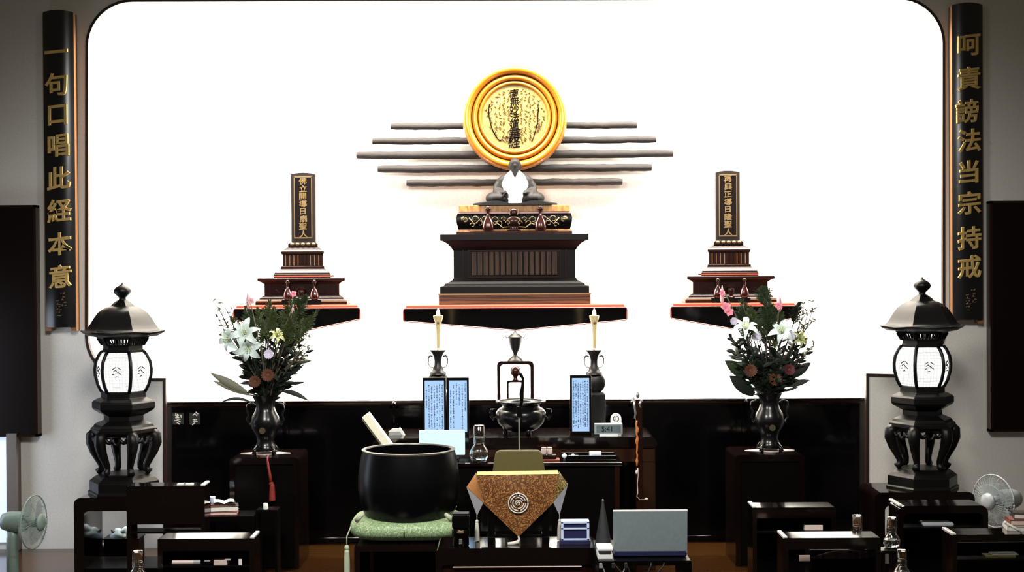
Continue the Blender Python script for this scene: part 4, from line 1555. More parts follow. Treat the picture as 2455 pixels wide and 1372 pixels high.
# ---- left arrangement
spr = 'dark green conifer sprig high in the left flower vase'
for tip in ((588, 738), (560, 760), (640, 724), (616, 744), (662, 740), (700, 716), (730, 728), (763, 746), (742, 762), (712, 752), (690, 770), (600, 774)):
    sprig('L', tip, spr, 'conifer sprigs of the left vase', L=88 if tip[0] < 720 else 100, w=1.0, m='leaf_sprig' if tip[0] % 3 else 'leaf_mid')
sprig('L', (735, 712), 'topmost dark sprig in the left vase, beside the small pink bloom', None, m='leaf_mid', L=60)
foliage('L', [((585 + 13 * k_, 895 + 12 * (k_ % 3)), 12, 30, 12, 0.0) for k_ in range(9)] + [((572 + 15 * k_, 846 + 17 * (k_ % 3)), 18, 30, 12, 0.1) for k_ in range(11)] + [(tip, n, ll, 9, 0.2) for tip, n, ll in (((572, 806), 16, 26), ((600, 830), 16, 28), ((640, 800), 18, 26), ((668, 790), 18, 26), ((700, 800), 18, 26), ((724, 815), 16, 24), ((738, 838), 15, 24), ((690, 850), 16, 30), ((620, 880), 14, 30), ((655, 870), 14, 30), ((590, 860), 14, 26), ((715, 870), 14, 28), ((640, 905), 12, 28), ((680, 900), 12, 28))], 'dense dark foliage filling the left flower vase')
twig_branch('L', [(536, 790), (518, 720), (540, 730), (528, 745), (522, 760), (552, 745), (545, 775), (530, 800)], 'wispy pale branch at the far left of the left vase')
twig_branch('L', [(715, 850), (742, 812), (735, 830), (728, 860), (722, 845), (738, 850)], 'wispy branch on the right side of the left vase')
spike('L', (600, 700), [(607, 722, 10)], 'tall pink bud spike rising left of the left tablet base', m='pink_pale')
spike('L', (707, 735), [(709, 705, 8)], 'thin stem with one round pink bloom, highest in the left vase')
lily('L', (594, 800), (0.0, -1, 0.35), 'large open white lily, topmost in the left vase', L=40, W=18)
lily('L', (561, 812), (-0.55, -1, 0.1), 'white lily at the outer left of the left vase', L=34)
lily('L', (601, 830), (0.15, -1, -0.25), 'large white lily facing down in the left vase', L=38, W=18)
lily('L', (668, 806), (0.5, -0.7, 0.5), 'half-open greenish lily right of the big lilies in the left vase', L=22, W=10, m='lily_center')
pom('L', (620, 828), 11, 'pale_flower', 'pale mauve bloom right of the big white lilies, left vase')
pom('L', (651, 848), 12, 'pale_flower', 'pale round bloom in the middle of the left vase')
pom('L', (587, 846), 10, 'pale_flower', 'pale mauve bloom below the white lilies of the left vase')
pom('L', (649, 898), 16, 'rust', 'round rust-brown bloom, right one low in the left vase', name='pincushion_flower')
pom('L', (618, 913), 15, 'rust', 'round rust-brown bloom, left one low in the left vase', name='pincushion_flower')
big_leaf('L', (594, 940), (508, 893), 20, 'broad pointed olive leaf jutting out left of the left vase')
big_leaf('L', (600, 946), (514, 912), 15, 'second broad olive leaf below the first, left of the left vase')
big_leaf('L', (600, 962), (530, 962), 9, 'narrow arching leaf lowest at the left of the left vase', m='leaf_dark', droop=0.45)
big_leaf('L', (686, 906), (733, 872), 10, 'upper narrow pointed leaf right of the left vase', m='leaf_dark')
big_leaf('L', (680, 922), (735, 915), 9, 'middle narrow pointed leaf right of the left vase', m='leaf_dark')
big_leaf('L', (680, 938), (744, 962), 13, 'lowest bending leaf right of the left vase', m='leaf_dark', droop=0.35)
# ---- right arrangement
spr = 'dark green conifer sprig high in the right flower vase'
for tip in ((1780, 722), (1770, 742), (1795, 738), (1838, 715), (1848, 732), (1830, 745), (1875, 752)):
    sprig('R', tip, spr, 'conifer sprigs of the right vase', L=88, m='leaf_sprig' if tip[0] % 2 else 'leaf_mid')
sprig('R', (1834, 692), 'topmost thin sprig in the right vase, before the right tablet base', None, m='leaf_mid', L=46)
sprig('R', (1912, 728), 'dark upright sprig at the right edge of the right shelf', None, m='leaf_dark', L=54, w=0.8)
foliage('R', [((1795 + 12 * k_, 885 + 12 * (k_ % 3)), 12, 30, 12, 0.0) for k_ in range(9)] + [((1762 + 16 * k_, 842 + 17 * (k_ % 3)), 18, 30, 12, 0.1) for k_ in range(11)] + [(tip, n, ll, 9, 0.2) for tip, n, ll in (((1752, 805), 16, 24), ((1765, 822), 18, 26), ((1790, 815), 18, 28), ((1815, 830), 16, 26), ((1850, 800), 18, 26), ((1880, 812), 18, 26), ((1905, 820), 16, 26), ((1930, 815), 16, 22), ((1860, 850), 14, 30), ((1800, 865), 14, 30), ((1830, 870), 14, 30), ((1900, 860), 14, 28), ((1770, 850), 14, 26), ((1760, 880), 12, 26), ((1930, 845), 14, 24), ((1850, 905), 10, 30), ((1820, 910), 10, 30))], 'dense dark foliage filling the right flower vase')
twig_branch('R', [(1915, 800), (1930, 722), (1948, 722), (1946, 745), (1952, 738), (1940, 765), (1925, 760), (1950, 765)], 'curly dark branch at the far right of the right vase', curly=7)
twig_branch('R', [(1918, 850), (1952, 822), (1948, 838), (1940, 850), (1950, 830)], 'spiky twig right of the right vase, below the curly branch')
spike('R', (1727, 690), [(1735, 737, 13), (1742, 748, 11), (1726, 703, 8)], 'tall pink flower spike at the left of the right vase')
spike('R', (1864, 708), [(1860, 734, 10)], 'short pink flower spike before the right shelf edge')
lily('R', (1780, 790), (0.1, -0.8, 0.9), 'white lily opening upward at the left of the right vase', L=38, W=15)
lily('R', (1868, 798), (-0.2, -0.9, 0.6), 'pale white lily in the middle right of the right vase', L=34, W=17)
lily('R', (1908, 812), (0.6, -0.8, 0.2), 'greenish lily at the right of the right vase', L=24, W=11, m='lily_center')
pom('R', (1753, 770), 10, 'pale_flower', 'pale mauve bloom just below the pink spike of the right vase')
pom('R', (1807, 806), 12, 'pale_flower', 'pale round bloom in the centre of the right vase')
pom('R', (1886, 804), 13, 'pale_flower', 'pale round bloom right of the middle lily, right vase')
pom('R', (1792, 887), 16, 'rust', 'round rust-brown bloom, left one low in the right vase', name='pincushion_flower')
pom('R', (1850, 908), 16, 'rust', 'round rust-brown bloom, middle one low in the right vase', name='pincushion_flower')
pom('R', (1884, 885), 14, 'crimson', 'dark crimson bloom low at the right of the right vase', name='dark_bloom')
big_leaf('R', (1798, 905), (1735, 864), 34, 'broad dark leaf jutting out left of the right vase', m='leaf_mid')
big_leaf('R', (1806, 945), (1746, 900), 34, 'second broad dark leaf, lower left of the right vase', m='leaf_dark')
big_leaf('R', (1890, 905), (1940, 868), 24, 'upper broad leaf jutting out right of the right vase', m='leaf_dark')
big_leaf('R', (1880, 925), (1938, 910), 16, 'lower pointed leaf jutting out right of the right vase', m='leaf_dark')
big_leaf('R', (1876, 938), (1912, 926), 7, 'smallest narrow leaf, lowest at the right of the right vase', m='leaf_dark')

# red tassel before the left stand, small pot on a low stool
t = T('red_tassel', 'dark red hanging tassel in front of the left flower stand', 'tassel', 645, VY - 0.232, py=1200)
t.part('cord', MB().tube([(-5, 26, 104), (-4, 8, 104), (-3, 0, 98), (-1, 0, 80), (3, 0, 60), (5, 0, 44)], [1.5, 1.5, 2.2, 3.2, 3.6, 4.2], 8), 'red_cord', smooth=True)
t.part('knot', MB().ell((6, 0, 40), (6, 5, 6), 12, 8), 'red_cord', smooth=True)
t.part('fringe', MB().lathe([(8, 0), (7, 20), (6, 36), (4, 40)], 14, c=(8, 0, 0)), 'red_cord')
tb, zs = round_table('low black stool in front of the left flower stand with a white cup', 640, 8.45, 1223, 26, 50, 6, 8, r=3, name='stool', cat='stool')
t = T('white_cup', 'small white cup on the low black stool before the left flower stand', 'cup', 637, 8.47, z=zs)
t.part('body', MB().lathe([(5.5, 0), (6.5, 3), (5.6, 14), (5, 15), (4.4, 14), (5.2, 4), (0.3, 3)], 16), 'white_plastic', smooth=True, auto=50)
t.part('foot_ring', MB().lathe([(4.5, 0), (5, 1), (4.5, 1.6)], 16), 'white_plastic')

# ------------------------------------------------------------------ singing bowl, cushion, stand
BOY = 7.85
BS, zb = round_table('black stand under the green cushion and big bowl', 978, BOY - 0.28, 1309, 128, 250, 14, 14, r=6, name='bowl_stand', cat='stand')
t = T('bowl_cushion', 'green brocade cushion sagging under the big black bowl', 'cushion', 976, BOY, z=zb)
m_ = MB()
rings = []
N, K = 40, 14
for i in range(K + 1):
    v = -PI / 2 + PI * i / K
    cv, sv = math.cos(v), math.sin(v)
    cv = max(0.02, abs(cv)) ** 0.55
    sv = math.copysign(abs(sv) ** 0.8, sv)
    rr_ = []
    for j in range(N):
        a = 2 * PI * j / N
        ca, sa = math.cos(a), math.sin(a)
        x = 132 * cv * math.copysign(abs(ca) ** 0.45, ca)
        y = 118 * cv * math.copysign(abs(sa) ** 0.45, sa)
        z = 31 + 31 * sv
        if sv > 0:
            e_ = max(abs(x) / 132, 0.75 * abs(y) / 118)
            z = 31 + 31 * sv * (0.62 + 0.48 * e_ ** 2.5)
        rr_.append((x, y, z))
    rings.append(rr_)
m_.loft(rings)
cu = t.part('pad', m_, 'green_brocade', smooth=True)
for sx, sy in ((-1, -1), (1, -1), (-1, 1), (1, 1)):
    t.part('corner_tuft', MB().tube([(sx * 112, sy * 90, 52), (sx * 104, sy * 96, 62), (sx * 96, sy * 92, 68)], [6, 6, 4], 8), 'green_pale', smooth=True)
for sx, h0 in ((-1, 40), (1, 40)):
    ts = MB().tube([(sx * 124, -100, 40), (sx * 132, -112, 20), (sx * 132, -114, 0)], 1.5, 6)
    tsl = t.part('tassel', ts, 'green_pale', smooth=True)
    t.part('tassel_knot', MB().ell((sx * 132, -114, -6), (6, 6, 7), 10, 8), 'green_pale', parent=tsl, smooth=True)
    t.part('tassel_fringe', MB().lathe([(7, -86), (7, -40), (6, -14), (4, -11)], 12, c=(sx * 132, -114, 0)), 'green_pale', parent=tsl)
t.part('seam', MB().tube([(2, -117 * 0.6, 42), (2, -112, 38), (2, -119, 30), (2, -116, 14)], 1.0, 5), 'leaf_mid', parent=cu)
t = T('singing_bowl', 'very large black singing bowl on the green cushion', 'bowl', 981, BOY, z=zb + 33 * BOY / F)
HB = (zat(981, 1076, BOY) - zb) / t.u - 33
t.part('bowl', MB().lathe([(0.5, 0), (60, 0), (90, 5), (106, 20), (116, 45), (121.5, 80), (121.5, 110), (117, 145), (111, HB - 4)], 56, caps=False), 'iron_bowl', smooth=True, auto=60)
t.part('inside', MB().lathe([(103, HB - 4), (108, HB - 50), (110, HB - 90), (80, 20), (0.5, 16)], 48, caps=False), 'iron_bowl', smooth=True)
t.part('rim', MB().lathe([(111, HB - 5), (112.5, HB - 1), (111, HB), (104, HB), (103, HB - 3)], 64, caps=False), 'rim_grey', smooth=True, auto=50, label='lighter grey rim')  # rim ring in a lighter grey than the bowl
# ------------------------------------------------------------------ lectern desk in the centre
DKY = 6.86
LD, ZK = round_table('low dark wooden desk in the centre foreground with the brocade lectern', 1241, DKY, 1315, 196, 150, 14, 40, r=14, name='reading_desk', cat='desk')
LD.part('front_board', MB().box(-182, 182, 6, 12, 0, ZK / LD.u - 38), 'brown_lacquer')
LD.part('edge_highlight', MB().box(-155, 155, -1, 2, ZK / LD.u - 46, ZK / LD.u - 44), 'paper_pink', label='thin pale painted highlight along the front')  # edge highlight painted as a pale strip

t = T('brocade_lectern', 'small black lectern draped in gold-brown brocade with a silver round crest', 'lectern', 1243, 6.98, z=ZK)
for s in (-1, 1):
    t.part('leg', MB().box(s * 65 - 8, s * 65 + 8, 4, 16, 0, 158), 'lacquer_soft', bevel=1)
    t.part('foot', MB().box(s * 65 - 9, s * 65 + 9, -4, 70, 0, 16), 'lacquer_soft', bevel=1.5)
t.part('cross_bar', MB().box(-60, 60, 6, 14, 12, 20), 'lacquer_soft', bevel=1)
t.part('board', MB().box(-98, 96, 2, 62, 158, 164), 'lacquer_soft')
t.part('back_panel', MB().box(-92, 82, 56, 60, 20, 158), 'smoke')
cl = MB()
nx, nz = 24, 18


def cloth_grid(c00, c10, c11, c01, n=10, bow=3.0):
    m_ = MB()
    c00, c10, c11, c01 = map(Vector, (c00, c10, c11, c01))
    vs, fs = [], []
    for j in range(n + 1):
        for i in range(n + 1):
            a, b = i / n, j / n
            p = c00 * (1 - a) * (1 - b) + c10 * a * (1 - b) + c11 * a * b + c01 * (1 - a) * b
            p = p + Vector((0, -bow * math.sin(a * PI) * math.sin(b * PI) + 0.6 * math.sin(a * 9 + b * 4), 0))
            vs.append(p)
    for j in range(n):
        for i in range(n):
            k = j * (n + 1) + i
            fs.append((k, k + 1, k + n + 2, k + n + 1))
    m_.add(vs, fs)
    return m_


# front: upper band then the pointed lower half
fr = cloth_grid((-84, -3, 98), (84, -3, 98), (98, -2, 166), (-100, -2, 164), 12, 3)
n = 12
vs, fs = [], []
for j in range(n + 1):
    b = j / n
    z = 98 - 81 * b
    hw = 84 * (1 - b) + 0.6
    for i in range(n + 1):
        vs.append((-hw + 2 * hw * i / n, -3 - 2.5 * math.sin(PI * i / n) * (1 - b), z))
for j in range(n):
    for i in range(n):
        k = j * (n + 1) + i
        fs.append((k, k + 1, k + n + 2, k + n + 1))
fr.add(vs, fs)
ct = T('brocade_cloth', 'gold-brown brocade altar cloth hanging in a point over the small lectern', 'cloth', 1243, 6.98, z=ZK)
cf = ct.part('front_fall', fr, 'brocade', smooth=True)
ct.part('top', cloth_grid((-100, -2, 165), (98, -2, 167), (97, 62, 167), (-99, 62, 165), 8, 0), 'brocade_lit_top', label='pale gold top, light from above painted in')
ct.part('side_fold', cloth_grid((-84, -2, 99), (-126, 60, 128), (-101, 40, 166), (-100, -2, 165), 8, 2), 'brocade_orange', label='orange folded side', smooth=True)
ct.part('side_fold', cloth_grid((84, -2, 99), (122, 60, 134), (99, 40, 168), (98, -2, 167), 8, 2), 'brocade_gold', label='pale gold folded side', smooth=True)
for s, x0, z0 in ((-1, -126, 127), (1, 122, 133)):
    ln = MB().add([(x0, 60, z0), (s * 84, 0, 98), (s * 100, 30, 62), (s * 105, 70, 100)], [(0, 1, 2), (0, 2, 3)])
    li = ct.part('lining', ln, 'lining')
    xx = s * 100
    ct.part('tassel', MB().tube([(xx, 30, 64), (xx, 30, 52)], [1.2, 1.0], 6).ell((xx, 30, 48), (4.2, 4, 5), 10, 8).lathe([(6, 0), (5.6, 26), (4, 42), (3, 45)], 12, c=(xx, 30, 2)), 'silver_thread', parent=li)
ct.part('tip_tassel', MB().tube([(0, -4, 18), (2, -5, 10), (-2, -12, 5), (-14, -16, 3), (-26, -18, 2.5)], [2, 2.5, 5, 4.5, 3.5], 8), 'silver_thread', smooth=True)
em = MB()


def arcs(m_, r, a0, a1, w_, y=-7.2, n=20):
    m_.tube([(r * math.cos(a0 + (a1 - a0) * i / n), y, 98 + r * math.sin(a0 + (a1 - a0) * i / n)) for i in range(n + 1)], w_, 6)


arcs(em, 23.5, 0, 2 * PI, 1.7, n=36)
for a0 in (100, 10, -80, -170):
    arcs(em, 18, math.radians(a0 + 8), math.radians(a0 + 76), 1.5)
for a0 in (20, 140, 260):
    arcs(em, 13, math.radians(a0 + 6), math.radians(a0 + 100), 1.4)
em.tube([((8.5 - 0.32 * i) * math.cos(i * 0.42), -7.2, 98 + (8.5 - 0.32 * i) * math.sin(i * 0.42)) for i in range(26)], 1.3, 6)
em.tube([(-3.5, -7.2, 121), (-3.5, -7.2, 112)], 1.1, 5).tube([(3.5, -7.2, 121), (3.5, -7.2, 112)], 1.1, 5).tube([(-4, -7.2, 119), (0, -7.2, 124), (4, -7.2, 119)], 1.4, 5)
ct.part('crest', em, 'silver_thread', parent=cf, label='silver concentric crest', smooth=True)

t = T('black_canister', 'lower black round box on the left of the reading desk', 'box', 1105, 6.93, z=ZK)
t.part('body', MB().lathe([(18, 0), (20, 3), (19, 22), (22, 28), (22, 38), (19, 42)], 20), 'lacquer_soft', smooth=True, auto=40)
t.part('clasp', MB().box(-4, 4, -21, -17, 8, 20), 'steel', bevel=1)
t.part('gold_spot', MB().ell((0, -20, 36), (9, 3, 4), 12, 6), 'gold_dull', smooth=True)
z1 = ZK + 42 * t.u
t = T('black_block', 'upper black rounded block stacked on the canister of the reading desk', 'box', 1105, 6.93, z=z1)
t.part('body', MB().rect([(17, -16, 16, 0), (21, -18, 18, 5), (21, -18, 18, 28), (19, -17, 17, 36)]), 'lacquer_soft', bevel=3)
t.part('lid', MB().box(-20, 20, -17, 17, 34, 38), 'lacquer_soft', bevel=1)
t = T('pen_rack', 'small pale blue framed rack at the right of the reading desk', 'rack', 1379, 6.95, z=ZK)
t.part('base', MB().box(-37, 37, -6, 30, 0, 10), 'navy', bevel=1.5)
fm = MB()
for q in ((-34, -28, 10, 54), (28, 34, 10, 54), (-34, 34, 10, 14), (-34, 34, 36, 40), (-34, 34, 50, 54)):
    fm.box(q[0], q[1], -3, 1, q[2], q[3])
t.part('front_frame', fm, 'blue_frame', bevel=0.8)
t.part('box', MB().box(-32, 32, 0, 28, 10, 52), 'navy')
t.part('top_plate', MB().box(-34, 34, -3, 30, 52, 56), 'blue_frame', bevel=1)

# ------------------------------------------------------------------ laptop on its table
LT, ZLP = round_table('black side table carrying the grey laptop', 1548, 6.44, 1345, 112, 270, 10, 12, r=4, name='side_table', cat='table')
t = T('laptop', 'open grey laptop seen from behind, right of the reading desk', 'laptop', 1559, 6.52, z=ZLP)
t.part('base', MB().box(-88, 88, 0, 110, 2, 9), 'navy', bevel=1.5)
TL = Matrix.Translation((0, 2, 9)) @ Matrix.Rotation(math.radians(4), 4, 'X')
ld = t.part('lid', MB().box(-89, 89, -3, 1, 0, 103, T=TL), 'laptop_grey', bevel=1)
t.part('lit_lid_edge', MB().box(-89, 89, -3.3, 2, 103, 106, T=TL), 'white_plastic', parent=ld)  # light from above on the lid's edge, painted as a white strip
t.part('hinge', MB().box(-86, 86, -2, 4, 3, 15), 'navy', bevel=1)
t = T('white_device', 'small white office device between the reading desk and the laptop', 'device', 1451, 6.47, z=ZLP)
t.part('body', MB().box(-18, 18, 0, 60, 0, 14), 'white_plastic', bevel=2)
t.part('slot', MB().box(-14, 14, -1, 2, 14, 20), 'smoke')
t.part('top', MB().box(-19, 19, -2, 62, 20, 28), 'white_plastic', bevel=2)
t.part('neck', MB().box(-15, 15, 4, 58, 13, 21), 'smoke')
t = T('dark_cone', 'tall narrow dark cone standing left of the grey laptop', 'cone', 1446, 6.80, z=ZLP)
t.part('cone', MB().lathe([(20, 0), (18.5, 10), (2, 108)], 24), 'smoke', smooth=True, auto=50)
t.part('tip', MB().ell((0, 0, 109), (2.4, 2.4, 3), 8, 6), 'grey_plastic', smooth=True)
for i, (xa, xb, m_, lab) in enumerate(((1440, 1500, 'grey_plastic', 'grey cable hanging at the left of the laptop table'), (1470, 1590, 'smoke', 'dark cable hanging in the middle of the laptop table'), (1500, 1560, 'smoke', 'dark cable looping below the laptop base'))):
    t = T('cable', lab, 'cable', xa, 6.42, z=ZLP - 0.004)
    d = xb - xa
    t.part('wire', MB().tube([(0, -2, 0), (d * 0.1, -4, -14), (d * 0.25, -5, -34), (d * 0.5, -6, -50), (d * 0.8, -6, -34), (d, -4, -8), (d * 1.02, -2, 0)], 1.5, 6), m_, smooth=True)
    t.part('plug', MB().box(-4, 4, -8, -2, -12, 0), m_, bevel=1)

# ------------------------------------------------------------------ sutra desks
sd_l, zl = round_table('narrow black sutra desk at the lower left, with pale right end strip', 496, 6.62, 1292, 116, 80, 12, 30, r=3, name='sutra_desk', cat='desk', rib=1, shelf=66, back=True)
sd_m, zm_ = round_table('narrow black sutra desk in front of the right flower stand', 1905, 7.49, 1217, 100, 76, 10, 26, r=3, name='sutra_desk', cat='desk', rib=-1, shelf=58, back=True)
sd_r, zr = round_table('narrow black sutra desk at the lower right, a carafe behind it', 1996, 6.65, 1290, 117, 84, 12, 28, r=3, name='sutra_desk', cat='desk', rib=-1)
sd_x, zx = round_table('black desk with a rounded right shoulder in front of the right lantern', 2262, 7.52, 1213, 108, 90, 12, 18, r=18, name='sutra_desk', cat='desk', rib=-1, shelf=52, back=27)
sd_e, ze = round_table('black desk at the lower right corner with books on it', 2394, 6.72, 1282, 111, 84, 12, 18, r=3, name='sutra_desk', cat='desk', rib=-1, shelf=60, back=34)
# things on the shelf of the left desk
zsh = zl - 66 * sd_l.u
t = T('paper_roll', 'beige paper roll on the shelf of the lower left desk', 'scroll', 446, 6.64, z=zsh)
t.part('roll', MB().tube([(-34, 6, 6), (30, 6, 6)], 6, 12), 'paper_pink', smooth=True, auto=50)
t.part('band', MB().tube([(18, 6, 6), (34, 6, 6)], 6.4, 12), 'grey_plastic', smooth=True, auto=50)
t = T('black_case', 'small black case on the desk shelf beside the paper roll', 'case', 496, 6.64, z=zsh)
t.part('case', MB().box(-15, 15, 0, 20, 0, 9), 'lacquer_soft', bevel=1)
t.part('label', MB().box(-7, 7, 3, 14, 8.6, 10), 'paper')
t = T('paper_stack', 'short stack of pale paper on the lower left desk shelf', 'paper', 528, 6.64, z=zsh)
t.part('sheets', MB().box(-16, 16, 0, 20, 0, 12), 'paper_pink', bevel=0.6)
t.part('flap', MB().box(10, 24, 2, 18, 11, 14), 'paper')
t = T('paper_tag', 'tiny white tag at the right of the lower left desk shelf', 'tag', 576, 6.64, z=zsh)
t.part('tag', MB().box(-4, 4, 0, 2, 0, 14), 'paper')
zsm = zm_ - 58 * sd_m.u
t = T('paper_pad', 'pale folded paper on the shelf of the desk before the right flower stand', 'paper', 1951, 7.52, z=zsm)
t.part('pad', MB().box(-22, 22, 0, 26, 0, 12), 'paper_pink', bevel=0.8)
zsx = zx - 52 * sd_x.u
t = T('folded_cloth', 'grey folded cloth on the shelf of the desk before the right lantern', 'cloth', 2250, 7.55, z=zsx)
t.part('cloth', MB().rect([(36, 0, 40, 0), (38, 0, 40, 5), (34, 4, 38, 9)]), 'grey_plastic', bevel=1.5)
zse = ze - 60 * sd_e.u
t = T('flat_case', 'flat olive and grey case on the shelf of the lower right corner desk', 'case', 2400, 6.75, z=zse)
t.part('case', MB().box(-36, 36, 0, 30, 0, 6), 'olive', bevel=1)
t.part('cover', MB().box(-20, 44, 4, 34, 5.8, 9), 'grey_plastic', bevel=1)

# farther sutra desk with a deep apron, left
sd_c, zc_ = round_table('farther black sutra desk with deep apron before the left lantern', 399, 8.25, 1166, 94, 62, 10, 92, r=3, name='sutra_desk', cat='desk', rib=1, shelf=110)
t = T('white_card', 'thin white card lying on the farther left sutra desk', 'card', 443, 8.29, z=zc_)
t.part('card', MB().box(-19, 19, 0, 14, 0, 2.5), 'paper')
t.part('clip', MB().box(-3, 3, -1, 4, 2, 5), 'grey_plastic')

# small table with books right of the chair
bt, zbk = round_table('small low black table with a pile of books, right of the farther left desk', 552, 8.40, 1239, 58, 90, 8, 12, r=3, name='side_table', cat='table')


def book(px, Y, z, hw, d, h, m, label, rot=0.0, page='paper'):
    t = T('book', label, 'book', px, Y, z=z, rot=rot)
    t.part('cover', MB().box(-hw, hw, 0, d, 0, 1.6).box(-hw, hw, 0, d, h - 1.6, h).box(-hw, -hw + 1.6, 0, d, 0, h), m, bevel=0.4)
    t.part('pages', MB().box(-hw + 1.6, hw - 1.5, 1.5, d - 1.5, 1.6, h - 1.6), page)
    return z + h * t.u


z_ = book(532, 8.44, zbk, 36, 56, 8, 'book_red', 'lowest red book in the pile on the small black table', 0.1, 'paper_pink')
z_ = book(538, 8.45, z_, 34, 52, 13, 'book_black', 'thick dark book in the middle of the pile on the small black table', 0.22)
z_ = book(536, 8.46, z_, 30, 44, 4, 'book_red', 'thin red book under the open book of the pile', 0.3)
t = T('open_book', 'open white book on top of the book pile on the small black table', 'book', 537, 8.46, z=z_, rot=0.2)
for s in (-1, 1):
    pg = MB()
    rings = [[(s * (24 * k / 6), y, 1.5 + 5 * math.sin(PI * k / 6 * 0.75)) for k in range(7)] for y in (0, 46)]
    pg.loft(rings, closed=False, caps=False)
    t.part('page', pg, 'paper', smooth=True)
t.part('cover', MB().box(-27, 27, -2, 48, 0, 1.4), 'book_black')
t = T('blue_carton', 'small pale blue carton left of the book pile', 'carton', 503, 8.50, z=zbk)
t.part('carton', MB().box(-9, 10, 0, 18, 0, 40), 'blue_frame', bevel=0.8)
t.part('mark', MB().ell((0, -0.4, 22), (5, 1, 7), 12, 6), 'navy', smooth=True)
# books at the right edge
z_ = book(2456, 6.80, ze, 40, 60, 12, 'paper', 'lowest pale book of the pile at the right edge of the picture', -0.15)
z_ = book(2461, 6.81, z_, 38, 56, 14, 'book_red', 'red book in the pile at the right edge of the picture', -0.1, 'paper_pink')
z_ = book(2468, 6.82, z_, 36, 52, 14, 'book_black', 'black book on top of the pile at the right edge of the picture', -0.2)
t = T('white_pen', 'thick white pen lying slanted before the books at the right edge', 'pen', 2432, 6.74, z=ze)
t.part('barrel', MB().tube([(-14, 20, 22), (20, 4, 3)], 3.2, 10), 'paper', smooth=True)
t.part('cap', MB().ell((-15, 20, 23), (4.5, 4.5, 4.5), 10, 8), 'white_plastic', smooth=True)

# carafes at the lower right and lower left on small stools
st1, z1 = round_table('small black stool under the glass carafe right of the lower right desk', 2138, 6.74, 1321, 24, 50, 4, 7, r=2, name='stool', cat='stool')
carafe(2138, 6.80, z1, 'glass carafe right of the lower right sutra desk', 'upturned glass on the carafe right of the lower right desk', 0.86)
st2, z2 = round_table('small black stool at the bottom edge under the nearest right carafe', 2162, 6.20, 1402, 28, 56, 4, 7, r=2, name='stool', cat='stool')
carafe(2162, 6.26, z2, 'glass carafe at the bottom edge, right of the lower right desk', 'upturned glass on the carafe at the bottom right edge', 0.88)
st3, z3 = round_table('small black stool with arched front behind the lower right desk', 2030, 6.95, 1318, 88, 60, 6, 8, r=3, name='stool', cat='stool', back=True)
ar = [(-86, z3 / st3.u - 22)] + [(-86 + 172 * i / 12, z3 / st3.u - 18 + 17 * math.sin(PI * i / 12)) for i in range(13)] + [(86, z3 / st3.u - 22)]
st3.part('arched_front', MB().prism(ar, -3, -0.5), 'desk_top', bevel=0.8)
carafe(2055, 7.0, z3, 'glass carafe half hidden behind the lower right sutra desk', 'upturned glass on the carafe behind the lower right desk', 0.9)
t = T('paper_tag', 'pale rectangular paper tag on the stool behind the lower right desk', 'tag', 1929, 6.90, py=1346)
t.part('tag', MB().box(-13, 13, 0, 2, 0, 14), 'paper_pink')
st4, z4 = round_table('small black stool at the lower left under a glass carafe', 331, 6.40, 1410, 28, 56, 4, 7, r=2, name='stool', cat='stool')
carafe(331, 6.46, z4, 'glass carafe at the bottom edge before the left lantern table', 'upturned glass on the carafe at the bottom left edge', 0.95)


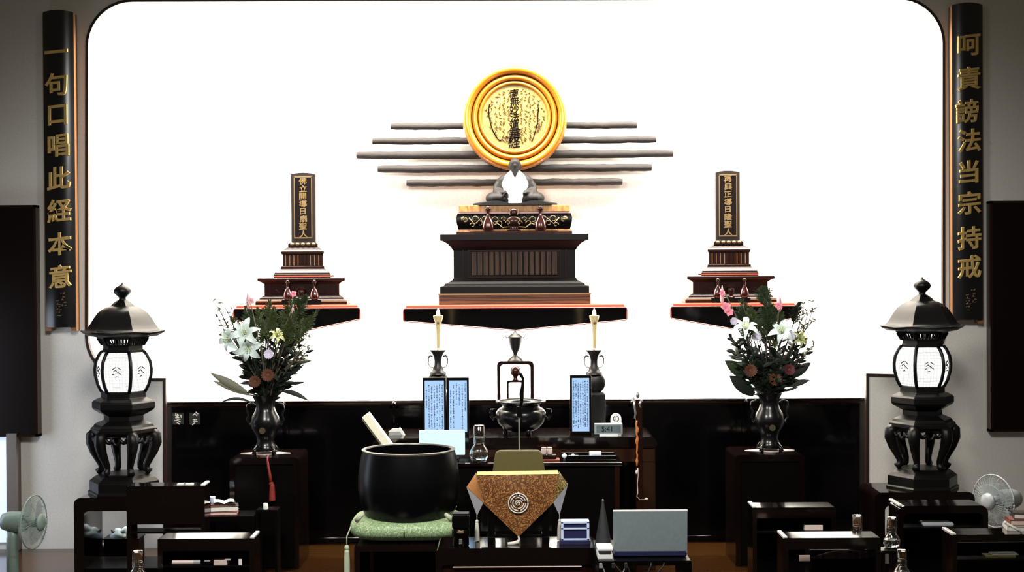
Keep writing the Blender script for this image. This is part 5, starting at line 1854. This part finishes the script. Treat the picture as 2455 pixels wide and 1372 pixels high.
# ------------------------------------------------------------------ electric fans
def fan(px, py, Y, rot, label, body, k=1.0):
    t = T('electric_fan', label, 'fan', px, Y, z=0, rot=rot)
    zc = zat(px, py, Y) / t.u
    Rr = 64 * k
    tr = Matrix.Translation((0, -20, zc))

    def torus(m_, r, w_, y):
        n = 40
        P_ = [(r * math.cos(2 * PI * i / n), y, r * math.sin(2 * PI * i / n)) for i in range(n + 1)]
        m_.tube(P_, w_, 6, T=tr)
    t.part('rim_ring', (lambda m_: (torus(m_, Rr, 1.9, 0), m_)[1])(MB()), body, smooth=True)
    for nm, y0, sg in (('front_guard', -17, -1), ('rear_guard', 19, 1)):
        g = MB()
        torus(g, 15, 1.0, y0)
        torus(g, 40, 0.45, y0 * 0.82)
        for i in range(44):
            a = 2 * PI * i / 44
            b = a + 0.22
            g.tube([(19 * math.cos(a), y0, 19 * math.sin(a)), (40 * math.cos((a + b) / 2), y0 * 0.85, 40 * math.sin((a + b) / 2)), (57 * k * math.cos(b), y0 * 0.5, 57 * k * math.sin(b)), (Rr * math.cos(b), 0, Rr * math.sin(b))], 0.32, 4, T=tr)
        t.part(nm, g, body)
    t.part('front_boss', MB().lathe([(21, -17), (20, -21), (10, -24), (0.5, -24)], 28, T=tr @ TY), body, smooth=True)
    for i in range(4):
        a0 = i * PI / 2 + 0.4
        bl = MB()
        vs, fs = [], []
        for p_ in range(7):
            r = 11 + (Rr - 18) * p_ / 6
            wd = 0.5 + 0.28 * math.sin(PI * p_ / 6)
            for q in range(5):
                a = a0 + wd * (q / 4 - 0.5) * 2 + 0.18 * p_ / 6
                vs.append((r * math.cos(a), 4 - 9 * (q / 4 - 0.5), r * math.sin(a)))
        for p_ in range(6):
            for q in range(4):
                c = p_ * 5 + q
                fs.append((c, c + 1, c + 6, c + 5))
        bl.add(vs, fs, tr)
        t.part('blade', bl, 'fan_blade', smooth=True)
    t.part('hub', MB().lathe([(12, -8), (12, 10), (6, 12)], 20, T=tr @ TY), body, smooth=True, auto=50)
    t.part('motor', MB().lathe([(8, 18), (22, 22), (25, 36), (24, 64), (20, 78), (8, 84)], 24, T=tr @ TY), body, smooth=True, auto=60)
    t.part('pole', MB().tube([(0, 36, 4), (0, 36, zc - 40), (0, 34, zc - 14)], [15, 14, 11], 14), body, smooth=True)
    t.part('base', MB().lathe([(52, 0), (54, 3), (48, 9), (14, 14)], 32, c=(0, 36, 0)), body, smooth=True, auto=50)


fan(64, 1252, 8.45, math.radians(80), 'pale green electric fan at the far left, facing right', 'fan_green')
fan(2396, 1200, 9.15, math.radians(-60), 'grey-white electric fan at the far right, facing left', 'fan_grey', 0.98)
